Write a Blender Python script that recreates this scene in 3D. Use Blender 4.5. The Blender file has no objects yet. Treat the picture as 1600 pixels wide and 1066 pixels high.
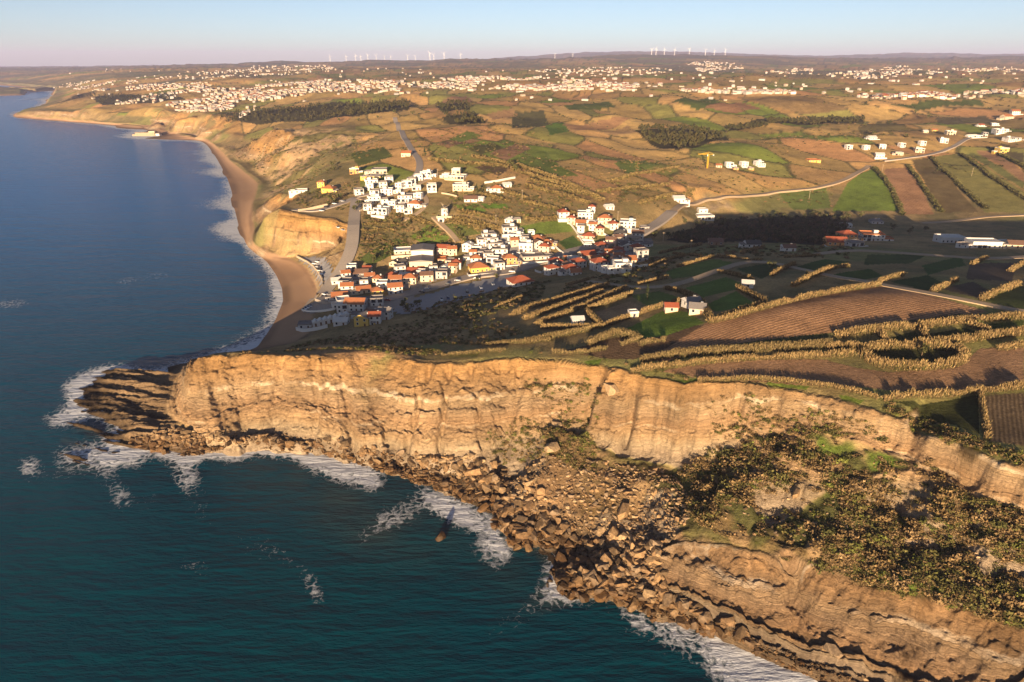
import bpy, math, random, mathutils
import numpy as np
from mathutils.geometry import delaunay_2d_cdt
random.seed(7); RNG = np.random.default_rng(7)
SC = bpy.context.scene; COL = SC.collection
# ------------------------------------------------------------------ camera, sky, sun, exposure
CAM_H = 150.0; F = 1067.0; PITCH = math.atan((533-97)/F)
cd = bpy.data.cameras.new('camera'); cd.lens = 36*F/1600; cd.sensor_width = 36
cd.clip_start = 1; cd.clip_end = 80000
cam = bpy.data.objects.new('camera', cd); COL.objects.link(cam)
cam.location = (0, 0, CAM_H); cam.rotation_euler = (math.pi/2-PITCH, 0, 0)
SC.camera = cam
SUN_EL = math.radians(7.0); SUN_AZ = math.radians(9)      # sun behind the camera, a little to the left
w = bpy.data.worlds.new('World'); SC.world = w; w.use_nodes = True
nt = w.node_tree; bg = nt.nodes['Background']
sky = nt.nodes.new('ShaderNodeTexSky'); sky.sky_type = 'NISHITA'; sky.sun_disc = False
sky.sun_elevation = SUN_EL; sky.sun_rotation = math.pi+SUN_AZ
sky.air_density = 0.48; sky.dust_density = 0.5; sky.ozone_density = 0.75; sky.altitude = 100
nt.links.new(sky.outputs[0], bg.inputs[0]); bg.inputs[1].default_value = 0.053
ld = bpy.data.lights.new('sun', 'SUN'); ld.energy = 5.0; ld.angle = math.radians(0.5); ld.color = (1.0, 0.73, 0.45)
sun = bpy.data.objects.new('sun', ld); COL.objects.link(sun)
dsun = mathutils.Vector((math.sin(SUN_AZ)*math.cos(SUN_EL), math.cos(SUN_AZ)*math.cos(SUN_EL), -math.sin(SUN_EL)))
sun.rotation_euler = dsun.to_track_quat('-Z', 'Y').to_euler(); sun.location = (0, 0, 400)
vs = SC.view_settings; vs.view_transform = 'Standard'; vs.look = 'None'; vs.exposure = 1.55; vs.gamma = 1.0
SC.cycles.max_bounces = 6; SC.cycles.diffuse_bounces = 2; SC.cycles.glossy_bounces = 2
SC.cycles.volume_bounces = 0; SC.cycles.use_denoising = True
CP, SP = math.cos(PITCH), math.sin(PITCH)
def ray(px, py):
    a = (px-800)/F; b = (533-py)/F
    return a, CP+SP*b, -SP+CP*b
def U(px, py, z):                       # the world point at height z on the sight line of a picture point
    dx, dy, dz = ray(px, py); t = (z-CAM_H)/dz
    return dx*t, dy*t, z
def UY(px, py, Y):
    dx, dy, dz = ray(px, py); t = Y/dy
    return dx*t, Y, CAM_H+dz*t
def project(X, Y, Z):
    Z = Z-CAM_H; d = Y*CP-Z*SP; up = Y*SP+Z*CP
    return 800+F*X/d, 533-F*up/d
# ------------------------------------------------------------------ noise
def _h(ix, iy, s):
    n = (ix.astype(np.int64)*374761393+iy.astype(np.int64)*668265263+s*1442695041) & 0xffffffff
    n = ((n ^ (n >> 13))*1274126177) & 0xffffffff
    return ((n ^ (n >> 16)) & 0xffff)/65535.0
def vn(x, y, s=0):
    ix = np.floor(x); iy = np.floor(y); fx = x-ix; fy = y-iy
    fx = fx*fx*(3-2*fx); fy = fy*fy*(3-2*fy)
    a = _h(ix, iy, s); b = _h(ix+1, iy, s); c = _h(ix, iy+1, s); d = _h(ix+1, iy+1, s)
    return (a+(b-a)*fx)*(1-fy)+(c+(d-c)*fx)*fy
def fbm(x, y, o=4, s=0):
    r = 0; a = .5
    for k in range(o):
        r = r+a*(vn(x, y, s+k*17)*2-1); x = x*2.03+13.7; y = y*2.03-7.1; a *= .5
    return r
def ss(a, b, x):
    t = np.clip((x-a)/(b-a), 0, 1); return t*t*(3-2*t)
# ------------------------------------------------------------------ terrain control lines: (picture x, picture y, height)
def L(*pts, k=1): return [p for p in pts]
WATER = [(1400,1160,0),(1290,1105,0),(1230,1062,0),(1190,1030,0),(1130,1000,0),(1080,985,0),(1010,968,0),(950,948,0),(900,942,0),(868,922,0),(862,890,0),(885,872,0),
 (850,858,0),(805,862,0),(780,838,0),(770,808,0),(735,788,0),(700,772,0),(660,758,0),(620,749,0),(590,737,0),(555,723,0),(520,712,0),(480,702,0),(430,695,0),(390,692,0),
 (345,702,0),(300,717,0),(250,713,0),(200,712,0),(150,715,0),(92,712,0),(110,690,0),(150,665,0),(120,640,0),(135,615,0),(165,595,0),(205,578,0),(250,572,0),(300,567,0),(345,558,0),(385,550,0),
 (400,545,0),(414,525,0),(430,500,0),(441,470,0),(439,450,0),(430,430,0),(415,407,0),(398,391,0),(383,378,0),(373,355,0),(366,330,0),(360,300,0),(350,270,0),(340,250,0),(326,227,0),(306,214,0),
 (280,210.5,0),(250,213,0),(222,217,0),(194,214,0),(196,210,0),(228,205,0),(236,200,0),(180,196,0),(120,191,0),(60,187,0),(24,184,0),(27,177,0),(60,171,0),(68,164,0),(82,150,0),(84,143,0),(60,138.5,0),(30,135,0),(-10,132,0),(-90,128,0)]
LINES = [WATER,
 [(290,571,5),(276,595,5),(266,630,5),(262,655,5),(290,668,6),(330,678,6),(400,680,6),(450,682,6),(520,690,6),(580,700,6),(640,711,7),(690,712,8),(730,704,11),(780,668,18),(830,655,22),(880,662,22),(926,672,21),(940,695,18),(980,705,18),(1030,713,19),(1065,722,20),(1100,702,25),(1150,690,30),(1200,680,35),(1250,672,39),(1300,668,41),(1350,676,41),(1400,698,39),(1422,716,37),(1460,738,37),(1520,760,38),(1600,788,38),(1720,830,38)],
 [(299,566,18),(312,557,26),(340,552,27),(400,551,28),(450,555,29.5),(500,551,30),(540,549,31),(590,545,31.5),(625,552,32),(660,564,33),(700,565,34.5),(760,559,36.5),(830,560,40),(900,564,41),(925,571,42),(950,568,43),(985,583,44),(1030,595,45),(1065,602,46),(1100,597,48),(1160,598,49),(1220,604,49),(1280,614,49),(1330,629,49),(1380,646,48),(1415,662,47),(1428,680,43),(1442,684,45),(1470,693,46),(1520,706,47),(1560,719,47),(1600,733,47),(1720,775,47)],
 # lower cliff on the right: its edge, its foot
 [(1060,852,14),(1100,853,16.5),(1180,869,19),(1250,889,20),(1320,905,21),(1400,930,22),(1500,956,23),(1600,986,24),(1720,1015,24)],
 [(955,882,5),(1020,918,5),(1080,952,4),(1130,977,3.5),(1180,1002,3),(1250,1034,3),(1330,1072,3),(1420,1125,3)],
 # ground between
 [(850,720,15),(900,742,13),(870,790,7),(950,765,12),(1000,775,13),(1000,835,8),(930,826,5),(1050,800,16),(1060,760,19),(1150,765,25),(1200,820,23)],
 [(1300,765,31)],[(1400,800,28)],[(1500,850,28)],[(1600,900,28)],[(1300,850,24)],[(1400,880,24)],[(1500,925,25)],[(1250,715,36)],[(1400,740,35)],
 [(800,752,4),(760,742,5),(700,735,4),(640,728,3),(560,708,3)],[(800,820,3),(850,838,3)],[(900,905,3),(960,925,3)],
 [(250,690,2.5)],[(180,690,1.2)],[(230,620,2.2)],[(180,620,1)],[(250,650,3)],[(255,585,2.5)],[(200,595,1)],
 # plateau
 [(340,549,26),(400,547,26.5),(450,549,27.5),(520,544,28.5),(590,541,30),(650,552,31)],[(720,550,33.5)],[(800,545,38)],[(880,548,40)],[(950,550,43)],
 [(1020,565,46),(1100,565,49),(1200,565,50),(1300,565,50),(1400,585,50),(1500,605,49),(1600,655,48)],
 [(1000,525,47),(1100,505,53),(1200,488,57),(1300,472,58),(1400,462,58),(1500,462,57),(1600,472,56)],
 [(1060,460,46),(1150,440,50),(1220,430,52.5),(1300,422,52.5),(1400,418,50),(1500,422,48),(1600,432,48)],
 [(900,500,39.5)],[(850,490,36.5)],[(800,480,31)],[(950,470,41)],[(900,455,36)],[(760,500,28)],[(700,510,22)],[(620,510,18)],[(540,520,13)],
 [(980,430,36),(1060,410,39),(1140,400,41),(1220,395,42),(1300,392,40),(1400,392,37),(1500,394,36),(1600,400,38)],
 # valley floor and beach
 [(470,522,2.5),(505,500,6),(560,492,8),(640,476,9),(700,457,10),(760,441,12),(830,427,13),(900,411,15),(960,397,16),(1020,378,14),(1100,366,9),(1200,361,7),(1300,356,7),(1400,354,7),(1500,352,8),(1600,350,9),(1720,348,10)],
 [(440,538,2),(470,500,3.2),(500,470,3.8),(498,445,3.8),(482,420,3.8),(452,405,3.8),(425,392,3.8),(398,382,4),(396,345,4),(402,318,4),(420,287,4),(395,270,4),(365,250,4),(347,233,4),(330,220,4),(300,211.5,4),(270,207.5,3)],
 [(515,500,7),(512,470,8),(508,445,8),(492,418,7),(465,402,6)],
 # bluff beside the beach
 [(403,384,6),(440,393,7),(480,397,8),(515,390,11),(532,380,18)],[(410,335,31),(425,329,33),(448,326,36),(480,334,36),(510,342,34),(528,354,29)],
 # coast road
 [(515,450,9),(530,427,14),(548,390,23),(553,350,33),(558,312,41),(600,300,45),(650,272,53),(656,246,59),(636,220,66),(620,190,74)],
 [(480,300,37)],[(430,303,28)],[(430,292,9)],[(450,270,22)],[(500,275,44)],[(400,252,11)],[(440,236,34)],[(470,216,50),(560,209,60),(592,216,58)],[(500,235,44)],[(430,203,52)],[(540,250,50)],
 [(345,207,22)],[(310,197,27)],[(270,187,31)],[(240,178,36)],[(238,167,43),(180,166,41),(120,167,36),(60,169.5,27),(34,172.5,17)],[(380,196,36)],[(380,182,46)],[(330,172,52)],[(258,201,4)],[(232,199,3),(180,194,3),(120,189,3),(60,185,2),(34,182,2)],
 [(105,160,22)],[(112,150,28)],[(110,141,44)],[(95,139,6)],[(60,133,18),(20,129,18),(-60,125,18)],[(30,124,30)],[(50,113,60)],[(-60,115,50)],
 # hillside over the village
 [(620,420,12)],[(620,380,22)],[(620,340,33)],[(700,400,16)],[(700,360,28)],[(700,325,40)],[(780,390,20)],[(780,350,32)],[(780,310,42)],[(860,370,24)],[(860,330,36)],[(860,300,42)],[(930,340,32)],[(930,310,40)],[(1000,340,28)],[(1000,310,38)],[(1060,330,26)],
 [(700,280,51)],[(760,265,55)],[(860,265,50)],[(950,270,46)],[(1040,285,40)],[(1100,290,36)],[(720,240,60)],[(820,240,58)],[(900,245,50)],
 [(1100,338,14),(1200,334,9),(1300,331,9),(1400,330,10),(1500,332,12),(1600,334,14)],[(1200,302,19),(1300,302,18),(1400,302,19),(1500,302,21),(1600,302,23)],[(1150,265,38),(1250,262,35),(1350,255,37),(1450,255,38),(1600,262,36)],
 [(1000,238,50),(1080,232,53),(1160,216,57),(1260,202,60),(1350,194,61)],[(1000,230,46),(1080,222,48),(1160,207,51),(1260,193,54),(1350,186,57)],
 [(1400,230,50)],[(1500,220,54)],[(1600,225,54)],[(1480,195,62)],[(1600,195,63)],
 [(700,215,66)],[(800,215,64)],[(900,212,60)],[(1000,205,60)],[(1100,195,63)],[(1200,180,68)],
 [(480,190,64)],[(560,180,70)],[(640,168,80)],[(720,175,78)],[(800,180,75)],[(900,175,75)],[(1000,165,80)],[(1100,155,86)],[(1200,152,86)],[(1300,155,82)],[(1400,165,76)],[(1500,165,76)],[(1600,165,76)],
 [(440,170,62)],[(500,155,74)],[(600,148,84)],[(700,146,88)],[(850,150,86)],[(950,142,92)],[(1080,138,96)],[(1250,140,90)],[(1400,142,88)],[(1600,146,86)],
 [(250,150,62)],[(160,142,60)],[(330,140,72)],[(420,135,84)],[(550,128,94)],[(700,128,98)],[(850,128,100)],[(1000,126,102)],[(1150,125,104)],[(1300,124,102)],[(1450,122,104)],[(1600,122,104)],
 [(150,124,74)],[(260,120,88)],[(380,116,102)]]
def crest(Y, pts): return [UY(x, y, Y) for x, y in pts]
WPTS = []
WPTS += crest(4200, [(-100,116),(60,115),(180,113),(300,111),(420,110),(560,108),(700,108),(850,107),(1000,107),(1100,109),(1250,110),(1400,108),(1550,107),(1700,107)])
WPTS += crest(5600, [(150,108.5),(300,105.5),(420,103),(560,102),(700,99),(900,95),(1000,95),(1100,97),(1250,100),(1400,101),(1550,99),(1700,99)])
WPTS += crest(7800, [(-100,108),(60,107),(200,103),(330,99.5),(420,96.5),(520,94.5),(640,93),(760,91),(900,89),(1000,84),(1060,83),(1150,84.5),(1250,88),(1350,91),(1450,89),(1600,87),(1720,88)])
WPTS += crest(10500, [(-100,106.5),(100,105.5),(300,103),(500,99),(800,96),(1100,93),(1400,94),(1700,93)])
WPTS += crest(15000, [(-200,104.5),(100,103.6),(300,101),(500,96.5),(760,92),(850,84.5),(950,79.5),(1060,80),(1150,83),(1260,86),(1360,86.5),(1400,81.5),(1430,80.5),(1470,81.5),(1500,84.5),(1560,84),(1620,82),(1720,86)])
WPTS += crest(17500, [(500,98),(760,93),(850,85.5),(950,80),(1060,80.5),(1150,83.5),(1260,87),(1360,87),(1400,82),(1430,80),(1470,82),(1500,85),(1560,84.5),(1620,83)])
WPTS += crest(13200, [(500,97.5),(760,93),(850,86),(950,81),(1060,81.5),(1150,84),(1260,87),(1360,87.5),(1400,82.5),(1430,81),(1470,82.5),(1500,85.5),(1560,85),(1620,83.5)])
WPTS += crest(24000, [(-200,106),(300,103),(800,99),(1300,97),(1800,97)])
# sea bed and what lies off the frame
SEA = [(1300,1200),(1150,1066),(1050,1040),(930,1000),(820,930),(790,900),(740,850),(660,800),(560,770),(450,735),(330,745),(200,745),(60,740),(40,690),(80,650),(70,610),(120,575),(220,555),(320,535),(370,520),(395,480),(390,440),(370,400),(340,350),(330,300),(300,260),(270,232),(200,230),(150,212),(60,200),(0,190),(-20,178),(20,165),(50,152),(55,146),(0,142),(-80,136),(700,1066),(400,1066),(0,1066),(0,850),(300,850),(600,900),(0,500),(200,450),(150,350),(100,260),(0,230),(-200,300),(-200,600),(-200,900),(-200,200),(-200,160)]
# ------------------------------------------------------------------ terrain raster in (azimuth, log distance)
U0, U1, V0, V1 = -1.25, 1.25, math.log(45), math.log(26000)
NU, NV = 1250, 2400
def build_base():
    P = []
    def uv(X, Y): return X/Y, math.log(Y)
    def add(X, Y, z): P.append((X/Y, math.log(max(Y, 1)), z))
    for ln in LINES:
        W3 = [U(*p) for p in ln]
        for i, p in enumerate(W3):
            add(*p)
            if i+1 < len(W3):
                q = W3[i+1]; a = uv(*p[:2]); b = uv(*q[:2])
                n = int(math.hypot(a[0]-b[0], a[1]-b[1])/.014)
                for k in range(1, n):
                    t = k/n; P.append((a[0]+(b[0]-a[0])*t, a[1]+(b[1]-a[1])*t, p[2]+(q[2]-p[2])*t))
    for p in WPTS: add(*p)
    for x, y in SEA: add(*U(x, y, -7))
    for uu in np.linspace(-1.4, 1.4, 15):                 # sea in front, and edge pads
        P.append((uu, V0-.1, -8))
    for Y, z in [(110,6),(140,28),(180,42),(220,48),(300,50),(420,40),(560,16),(700,30),(1000,60),(2000,100),(4000,140),(8000,200),(15000,240),(26000,150)]:
        P.append((1.3, math.log(Y), z)); P.append((1.45, math.log(Y), z))
    for Y in (90,): P.append((1.3, math.log(Y), -5))
    for Y, z in [(150,-8),(400,-8),(1000,-8),(3000,-8),(6000,-8),(9000,40),(15000,150*0+20),(26000,-5)]:
        P.append((-1.0, math.log(Y), z)); P.append((-1.4, math.log(Y), z))
    P = np.array(P)
    pts = [mathutils.Vector((p[0]*1.0, p[1])) for p in P]
    vo, eo, fo, ov, oe, of = delaunay_2d_cdt(pts, [], [], 0, 1e-6)
    zz = np.array([np.mean([P[i, 2] for i in o]) for o in ov])
    gx = np.array([(v.x-U0)/(U1-U0)*(NU-1) for v in vo]); gy = np.array([(v.y-V0)/(V1-V0)*(NV-1) for v in vo])
    R = np.full((NV, NU), -8.0, np.float32)
    for f in fo:
        a, b, c = f
        x0 = max(0, int(math.ceil(min(gx[a], gx[b], gx[c])))); x1 = min(NU-1, int(max(gx[a], gx[b], gx[c])))
        y0 = max(0, int(math.ceil(min(gy[a], gy[b], gy[c])))); y1 = min(NV-1, int(max(gy[a], gy[b], gy[c])))
        if x1 < x0 or y1 < y0: continue
        X, Y = np.meshgrid(np.arange(x0, x1+1), np.arange(y0, y1+1))
        d = (gy[b]-gy[c])*(gx[a]-gx[c])+(gx[c]-gx[b])*(gy[a]-gy[c])
        if abs(d) < 1e-9: continue
        l1 = ((gy[b]-gy[c])*(X-gx[c])+(gx[c]-gx[b])*(Y-gy[c]))/d
        l2 = ((gy[c]-gy[a])*(X-gx[c])+(gx[a]-gx[c])*(Y-gy[c]))/d
        l3 = 1-l1-l2; m = (l1 >= -1e-6) & (l2 >= -1e-6) & (l3 >= -1e-6)
        Z = l1*zz[a]+l2*zz[b]+l3*zz[c]
        s = R[y0:y1+1, x0:x1+1]; s[m] = Z[m]
    return R
def blur(A, r, axis):
    n = 2*r+1; pad = [(0, 0), (0, 0)]; pad[axis] = (r+1, r)
    c = np.cumsum(np.pad(A, pad, 'edge').astype(np.float64), axis=axis)
    return ((c[n:]-c[:-n]) if axis == 0 else (c[:, n:]-c[:, :-n])).astype(np.float32)/n
def soft(A, r):
    for k in range(2): A = blur(blur(A, r, 0), r, 1)
    return A
R0 = build_base()
VV = np.exp(np.linspace(V0, V1, NV)).astype(np.float32)
# steepness -> cliff mask
gy = np.gradient(R0, axis=0)/np.gradient(VV)[:, None]; gx = np.gradient(R0, axis=1)/(VV[:, None]*(U1-U0)/(NU-1))
SL = np.hypot(gx, gy)
CLM = soft(ss(.45, .8, soft(SL, 2))*(VV[:, None] < 2600), 3)          # cliff mask
RS = soft(R0, 9); RB = soft(R0, 2); RM = soft(R0, 22)
keep = np.clip(soft(ss(.28, .5, soft(SL, 3)), 10)*1.6, 0, 1)*(VV[:, None] < 2600)
SEAK = ss(5, 1.5, R0)                                                  # keep shore lines where they are
keep = np.maximum(keep, SEAK)
far = ss(300, 900, VV)[:, None]
BASE = RB*keep+(1-keep)*(RS*(1-far)+RM*far)
def samp(A, X, Y):
    gu = np.clip((X/np.maximum(Y, 1)-U0)/(U1-U0)*(NU-1), 0, NU-1.001); gv = np.clip((np.log(np.maximum(Y, 1))-V0)/(V1-V0)*(NV-1), 0, NV-1.001)
    i = gu.astype(np.int32); j = gv.astype(np.int32); fu = gu-i; fv = gv-j
    return (A[j, i]*(1-fu)+A[j, i+1]*fu)*(1-fv)+(A[j+1, i]*(1-fu)+A[j+1, i+1]*fu)*fv
def strata(X, Y, Z):                   # height above the white bed that the layers follow
    lo = samp(LOWER, X, Y)
    return lo*(Z-13-.10*(X-60)+.6*np.sin(X/9))+(1-lo)*(Z-np.interp(X, [-140,-97,-60,-27,0,40,78,110,160], [17,20,20.5,25,26.5,34,44.5,45,45])+1.0*np.sin(X/15.0+Y/60))
GULLIES = [((px-800)*.255, wd, dp, sl) for px, wd, dp, sl in [(606,2.6,3.2,-.5),(640,1.6,4,.3),(548,1.6,3,-.3),(470,2,3,.2),(400,3,3,0),(500,5,2,.3),(690,1.3,4,.1),(745,1.2,3,-.2),(800,2,3,.3),(870,14,7,0),(930,2.5,5,.7),(960,3,-5,.8),(1005,2,4,.5),(1110,2.5,5,0),(1180,3,4,.2),(1260,2.5,4,-.2),(1340,3,4,.1),(1500,3,4,0)]]
def height(X, Y, parts=False):
    X = np.asarray(X, np.float64); Y = np.asarray(Y, np.float64)
    cm0 = samp(CLM, X, Y)
    # domain warp makes ribs and gullies in the cliffs
    sc = np.clip(Y/260, .6, 5)
    wn = fbm(X/(17*sc), Y/(30*sc), 3, 3)*5.0*sc+fbm(X/(4.5*sc), Y/(9*sc), 3, 5)*2.4*sc
    rib = np.abs(fbm(X/(8*sc), Y/(9*sc), 3, 9))
    wn = wn+rib*1.7*sc+np.abs(fbm(X/2.6/sc, Y/12/sc, 3, 11))*.8*sc
    nr_ = (Y < 360) & (cm0 > .01)
    if nr_.any():
        xn, yn = X[nr_], Y[nr_]; wob = 2*fbm(yn/6, xn/30, 2, 15); gsum = 0*xn
        for x0, wd, dp, sl in GULLIES: gsum += dp*np.exp(-((xn-x0-sl*(yn-240)+wob)/wd)**2)
        wn[nr_] -= ss(360, 300, yn)*gsum
    k = np.clip(cm0*1.3, 0, 1)*(1-.45*samp(LOWER, X, Y))
    Xw = X+k*fbm(X/(9*sc), Y/(9*sc), 2, 21)*2.0*sc; Yw = Y+k*wn
    z = samp(BASE, Xw, Yw); cm = np.maximum(cm0, samp(CLM, Xw, Yw))
    land = ss(-1.5, 1.5, z); near = ss(900, 300, Y)
    # bedding steps
    st = strata(X, Y, z); T = 3.6
    z = z+cm*near*fbm(st/4.0+.5*fbm(X/28, Y/28, 2, 31), X/90, 4, 33)*(3.2+2.0*fbm(X/40, Y/40, 2, 35))
    z = z+cm*near*(fbm(X/3.4, Y/2.6, 3, 41)*1.5+fbm(X/1.1, Y/1.6, 2, 43)*.9)
    # slump ground: bench slope in front
    bench = ss(520, 380, Y+0*X)*(1-cm)*ss(1.5, 5, z)*ss(47, 40, z)*samp(FRONT, X, Y)
    z = z+bench*(fbm(X/22, Y/22, 4, 51)*5.0+np.abs(fbm(X/9, Y/9, 3, 53))*2.6-.5)
    er = samp(ERODE, X, Y)*ss(5, 11, z); z = z+er*(np.abs(fbm(X/26, Y/40, 3, 57))*9-2.0+fbm(X/9, Y/9, 2, 59)*1.6)
    # rock shelves at the point
    sh = samp(SHELF, X, Y)
    q = (X*.32+Y*.95); p = (X*.95-Y*.32)
    fing = fbm(q/6.5+fbm(p/40, q/40, 2, 61)*1.2, p/70, 3, 63)
    z = z+sh*(fing*4.6-.5+np.abs(fbm(X/4, Y/4, 3, 65))*1.4+fbm(q/1.7, p/22, 3, 67)*2.2)
    # rolling country
    fr2 = ss(700, 2500, Y)*land
    z = z+land*ss(620, 1000, Y)*ss(20, 34, z)*(fbm(X/190, Y/150, 3, 73)*19+fbm(X/75, Y/60, 2, 75)*3.5)*np.where(Y > 3000, .6, 1)
    z = z+fr2*fbm(X/420, Y/420, 4, 71)*18*ss(700, 6000, Y)
    z = z+land*(1-cm)*(1-bench)*ss(4, 10, z)*fbm(X/60, Y/60, 4, 81)*np.clip(Y/500, .25, 3)*1.3
    z = z+land*(1-sh)*ss(2.2, 4.5, z)*fbm(X/5, Y/5, 2, 91)*.12
    if parts: return z, cm, bench, sh
    return z
def blobmask(pix, soft_px):            # a region given by its outline on the ground, as a raster
    pts = [U(*p) for p in pix]; poly = np.array([(p[0]/p[1], math.log(p[1])) for p in pts])
    gu = np.linspace(U0, U1, NU); gv = np.linspace(V0, V1, NV)
    X, Y = np.meshgrid(gu, gv); return soft(inpoly(X, Y, poly).astype(np.float32), soft_px)
def inpoly(X, Y, poly):
    poly = np.asarray(poly); m = np.zeros(X.shape, bool)
    x0, y0 = poly.min(0); x1, y1 = poly.max(0)
    b = (X >= x0) & (X <= x1) & (Y >= y0) & (Y <= y1)
    xs = X[b]; ys = Y[b]; r = np.zeros(xs.shape, bool); n = len(poly)
    for i in range(n):
        xa, ya = poly[i]; xb, yb = poly[(i+1) % n]
        if ya == yb: continue
        c = (ya > ys) != (yb > ys)
        r ^= c & (xs < (xb-xa)*(ys-ya)/(yb-ya)+xa)
    m[b] = r; return m
SHELF = blobmask([(80,720,0),(75,600,0),(150,570,0),(260,565,0),(275,600,2),(262,640,3),(262,662,3),(300,690,3),(330,715,0),(200,735,0)], 8)
FRONT = blobmask([(690,730,5),(760,690,12),(860,670,20),(1000,720,18),(1100,710,25),(1300,675,40),(1450,720,38),(1750,830,38),(1750,1015,24),(1400,935,22),(1060,856,14),(950,880,5),(870,850,2),(790,800,3)], 6)
LOWER = blobmask([(950,858,6),(1060,843,14),(1250,878,20),(1600,972,24),(1720,1005,24),(1500,1160,0),(1180,1015,0),(950,905,0)], 4)
ERODE = blobmask([(345,218,20),(430,203,50),(500,206,54),(590,213,58),(600,224,56),(560,236,50),(500,246,44),(470,270,38),(440,300,30),(415,328,31),(402,318,5),(425,288,5),(370,250,5)], 5)
# ray from the camera to the ground
def GG(pts, ymin=0):
    pts = np.asarray(pts, float); dx, dy, dz = (np.asarray(v)[:, None] for v in ray(pts[:, 0], pts[:, 1])); r = np.arange(len(pts))
    Y = np.repeat(np.exp(np.linspace(math.log(60), math.log(25000), 460))[None, :], len(pts), 0)
    for it in range(2):
        t = Y/dy; X = dx*t; Z = CAM_H+dz*t; H = np.maximum(height(X, Y), 0)
        hit = (H >= Z) & (Y > ymin); hit[:, -1] = True; hit[:, 0] = False; i = hit.argmax(1)
        if it == 0: Y = Y[r, i-1][:, None]+(Y[r, i]-Y[r, i-1])[:, None]*np.linspace(0, 1, 14)[None]
    d0 = Z[r, i-1]-H[r, i-1]; d1 = H[r, i]-Z[r, i]; a = np.clip(d0/(d0+d1+1e-9), 0, 1)
    lp = lambda A: A[r, i-1]+(A[r, i]-A[r, i-1])*a
    return np.stack([lp(X), lp(Y), lp(H)], 1)
def G(px, py, ymin=0): return GG([(px, py)], ymin)[0]
# ------------------------------------------------------------------ helpers for objects and materials
def obj(name, me, parent=None, mat=None, **props):
    o = bpy.data.objects.new(name, me); COL.objects.link(o)
    if parent is not None: o.parent = parent
    if mat is not None and me is not None and len(me.materials) == 0: me.materials.append(mat)
    for k, v in props.items():
        if v is not None: o[k] = v
    return o
def npmesh(name, V, Fq, mat=None, smooth=False):
    V = np.asarray(V, np.float32); Fq = np.asarray(Fq, np.int32); n = Fq.shape[1]
    me = bpy.data.meshes.new(name); me.vertices.add(len(V)); me.vertices.foreach_set('co', V.ravel())
    me.loops.add(Fq.size); me.loops.foreach_set('vertex_index', Fq.ravel())
    me.polygons.add(len(Fq)); me.polygons.foreach_set('loop_start', np.arange(0, Fq.size, n, dtype=np.int32))
    me.polygons.foreach_set('loop_total', np.full(len(Fq), n, np.int32))
    me.polygons.foreach_set('use_smooth', np.full(len(Fq), smooth))
    me.update(calc_edges=True)
    if mat: me.materials.append(mat)
    return me
def fattr(me, name, a):
    at = me.attributes.new(name, 'FLOAT', 'POINT'); at.data.foreach_set('value', np.asarray(a, np.float32).ravel())
def cattr(me, name, c):
    c = np.asarray(c, np.float32)
    if c.shape[1] == 3: c = np.concatenate([c, np.ones((len(c), 1), np.float32)], 1)
    at = me.attributes.new(name, 'FLOAT_COLOR', 'POINT'); at.data.foreach_set('color', c.ravel())
class NB:                                # a small node-tree builder
    def __init__(s, name):
        s.m = bpy.data.materials.new(name); s.m.use_nodes = True; s.t = s.m.node_tree
        s.b = s.t.nodes['Principled BSDF']; s.b.inputs['Roughness'].default_value = .9
        s.b.inputs['Specular IOR Level'].default_value = .15
    def n(s, kind, ins=None, **kw):
        x = s.t.nodes.new('ShaderNode'+kind)
        for k, v in kw.items(): setattr(x, k, v)
        for k, v in (ins or {}).items(): s.put(x.inputs[k], v)
        return x
    def put(s, sock, v):
        if isinstance(v, bpy.types.NodeSocket): s.t.links.new(v, sock)
        elif isinstance(v, bpy.types.Node): s.t.links.new(v.outputs[0], sock)
        else: sock.default_value = (v, v, v, 1) if sock.type == 'RGBA' and not hasattr(v, '__len__') else v
    def math(s, op, a, b=0.0, c=None):
        x = s.n('Math', operation=op); s.put(x.inputs[0], a); s.put(x.inputs[1], b)
        if c is not None: s.put(x.inputs[2], c)
        return x.outputs[0]
    def mix(s, f, a, b, bt='MIX'):
        x = s.n('Mix', data_type='RGBA', blend_type=bt); s.put(x.inputs[0], f); s.put(x.inputs[6], a); s.put(x.inputs[7], b); return x.outputs[2]
    def noise(s, vec, scale, det=4, rough=.55):
        x = s.n('TexNoise', {'Scale': scale, 'Detail': det, 'Roughness': rough}); s.put(x.inputs['Vector'], vec); return x.outputs[0]
    def ramp(s, f, stops):
        x = s.n('ValToRGB'); s.put(x.inputs[0], f); e = x.color_ramp.elements
        while len(e) < len(stops): e.new(.5)
        for k, (p, c) in enumerate(stops):
            e[k].position = p; e[k].color = (*c, 1) if len(c) == 3 else c
        return x.outputs[0]
    def attr(s, name): return s.n('Attribute', attribute_name=name)
    def mapr(s, v, a, b, c=0., d=1.):
        x = s.n('MapRange'); s.put(x.inputs[0], v); s.put(x.inputs[1], a); s.put(x.inputs[2], b); s.put(x.inputs[3], c); s.put(x.inputs[4], d); return x.outputs[0]
    def vmul(s, v, k):
        x = s.n('VectorMath', operation='MULTIPLY'); s.put(x.inputs[0], v); x.inputs[1].default_value = k; return x.outputs[0]
    def bump(s, h, st, dist):
        x = s.n('Bump'); s.put(x.inputs['Height'], h); s.put(x.inputs['Strength'], st); s.put(x.inputs['Distance'], dist); s.put(s.b.inputs['Normal'], x.outputs[0])
def g3(c): return tuple(c)+(1,)
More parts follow.
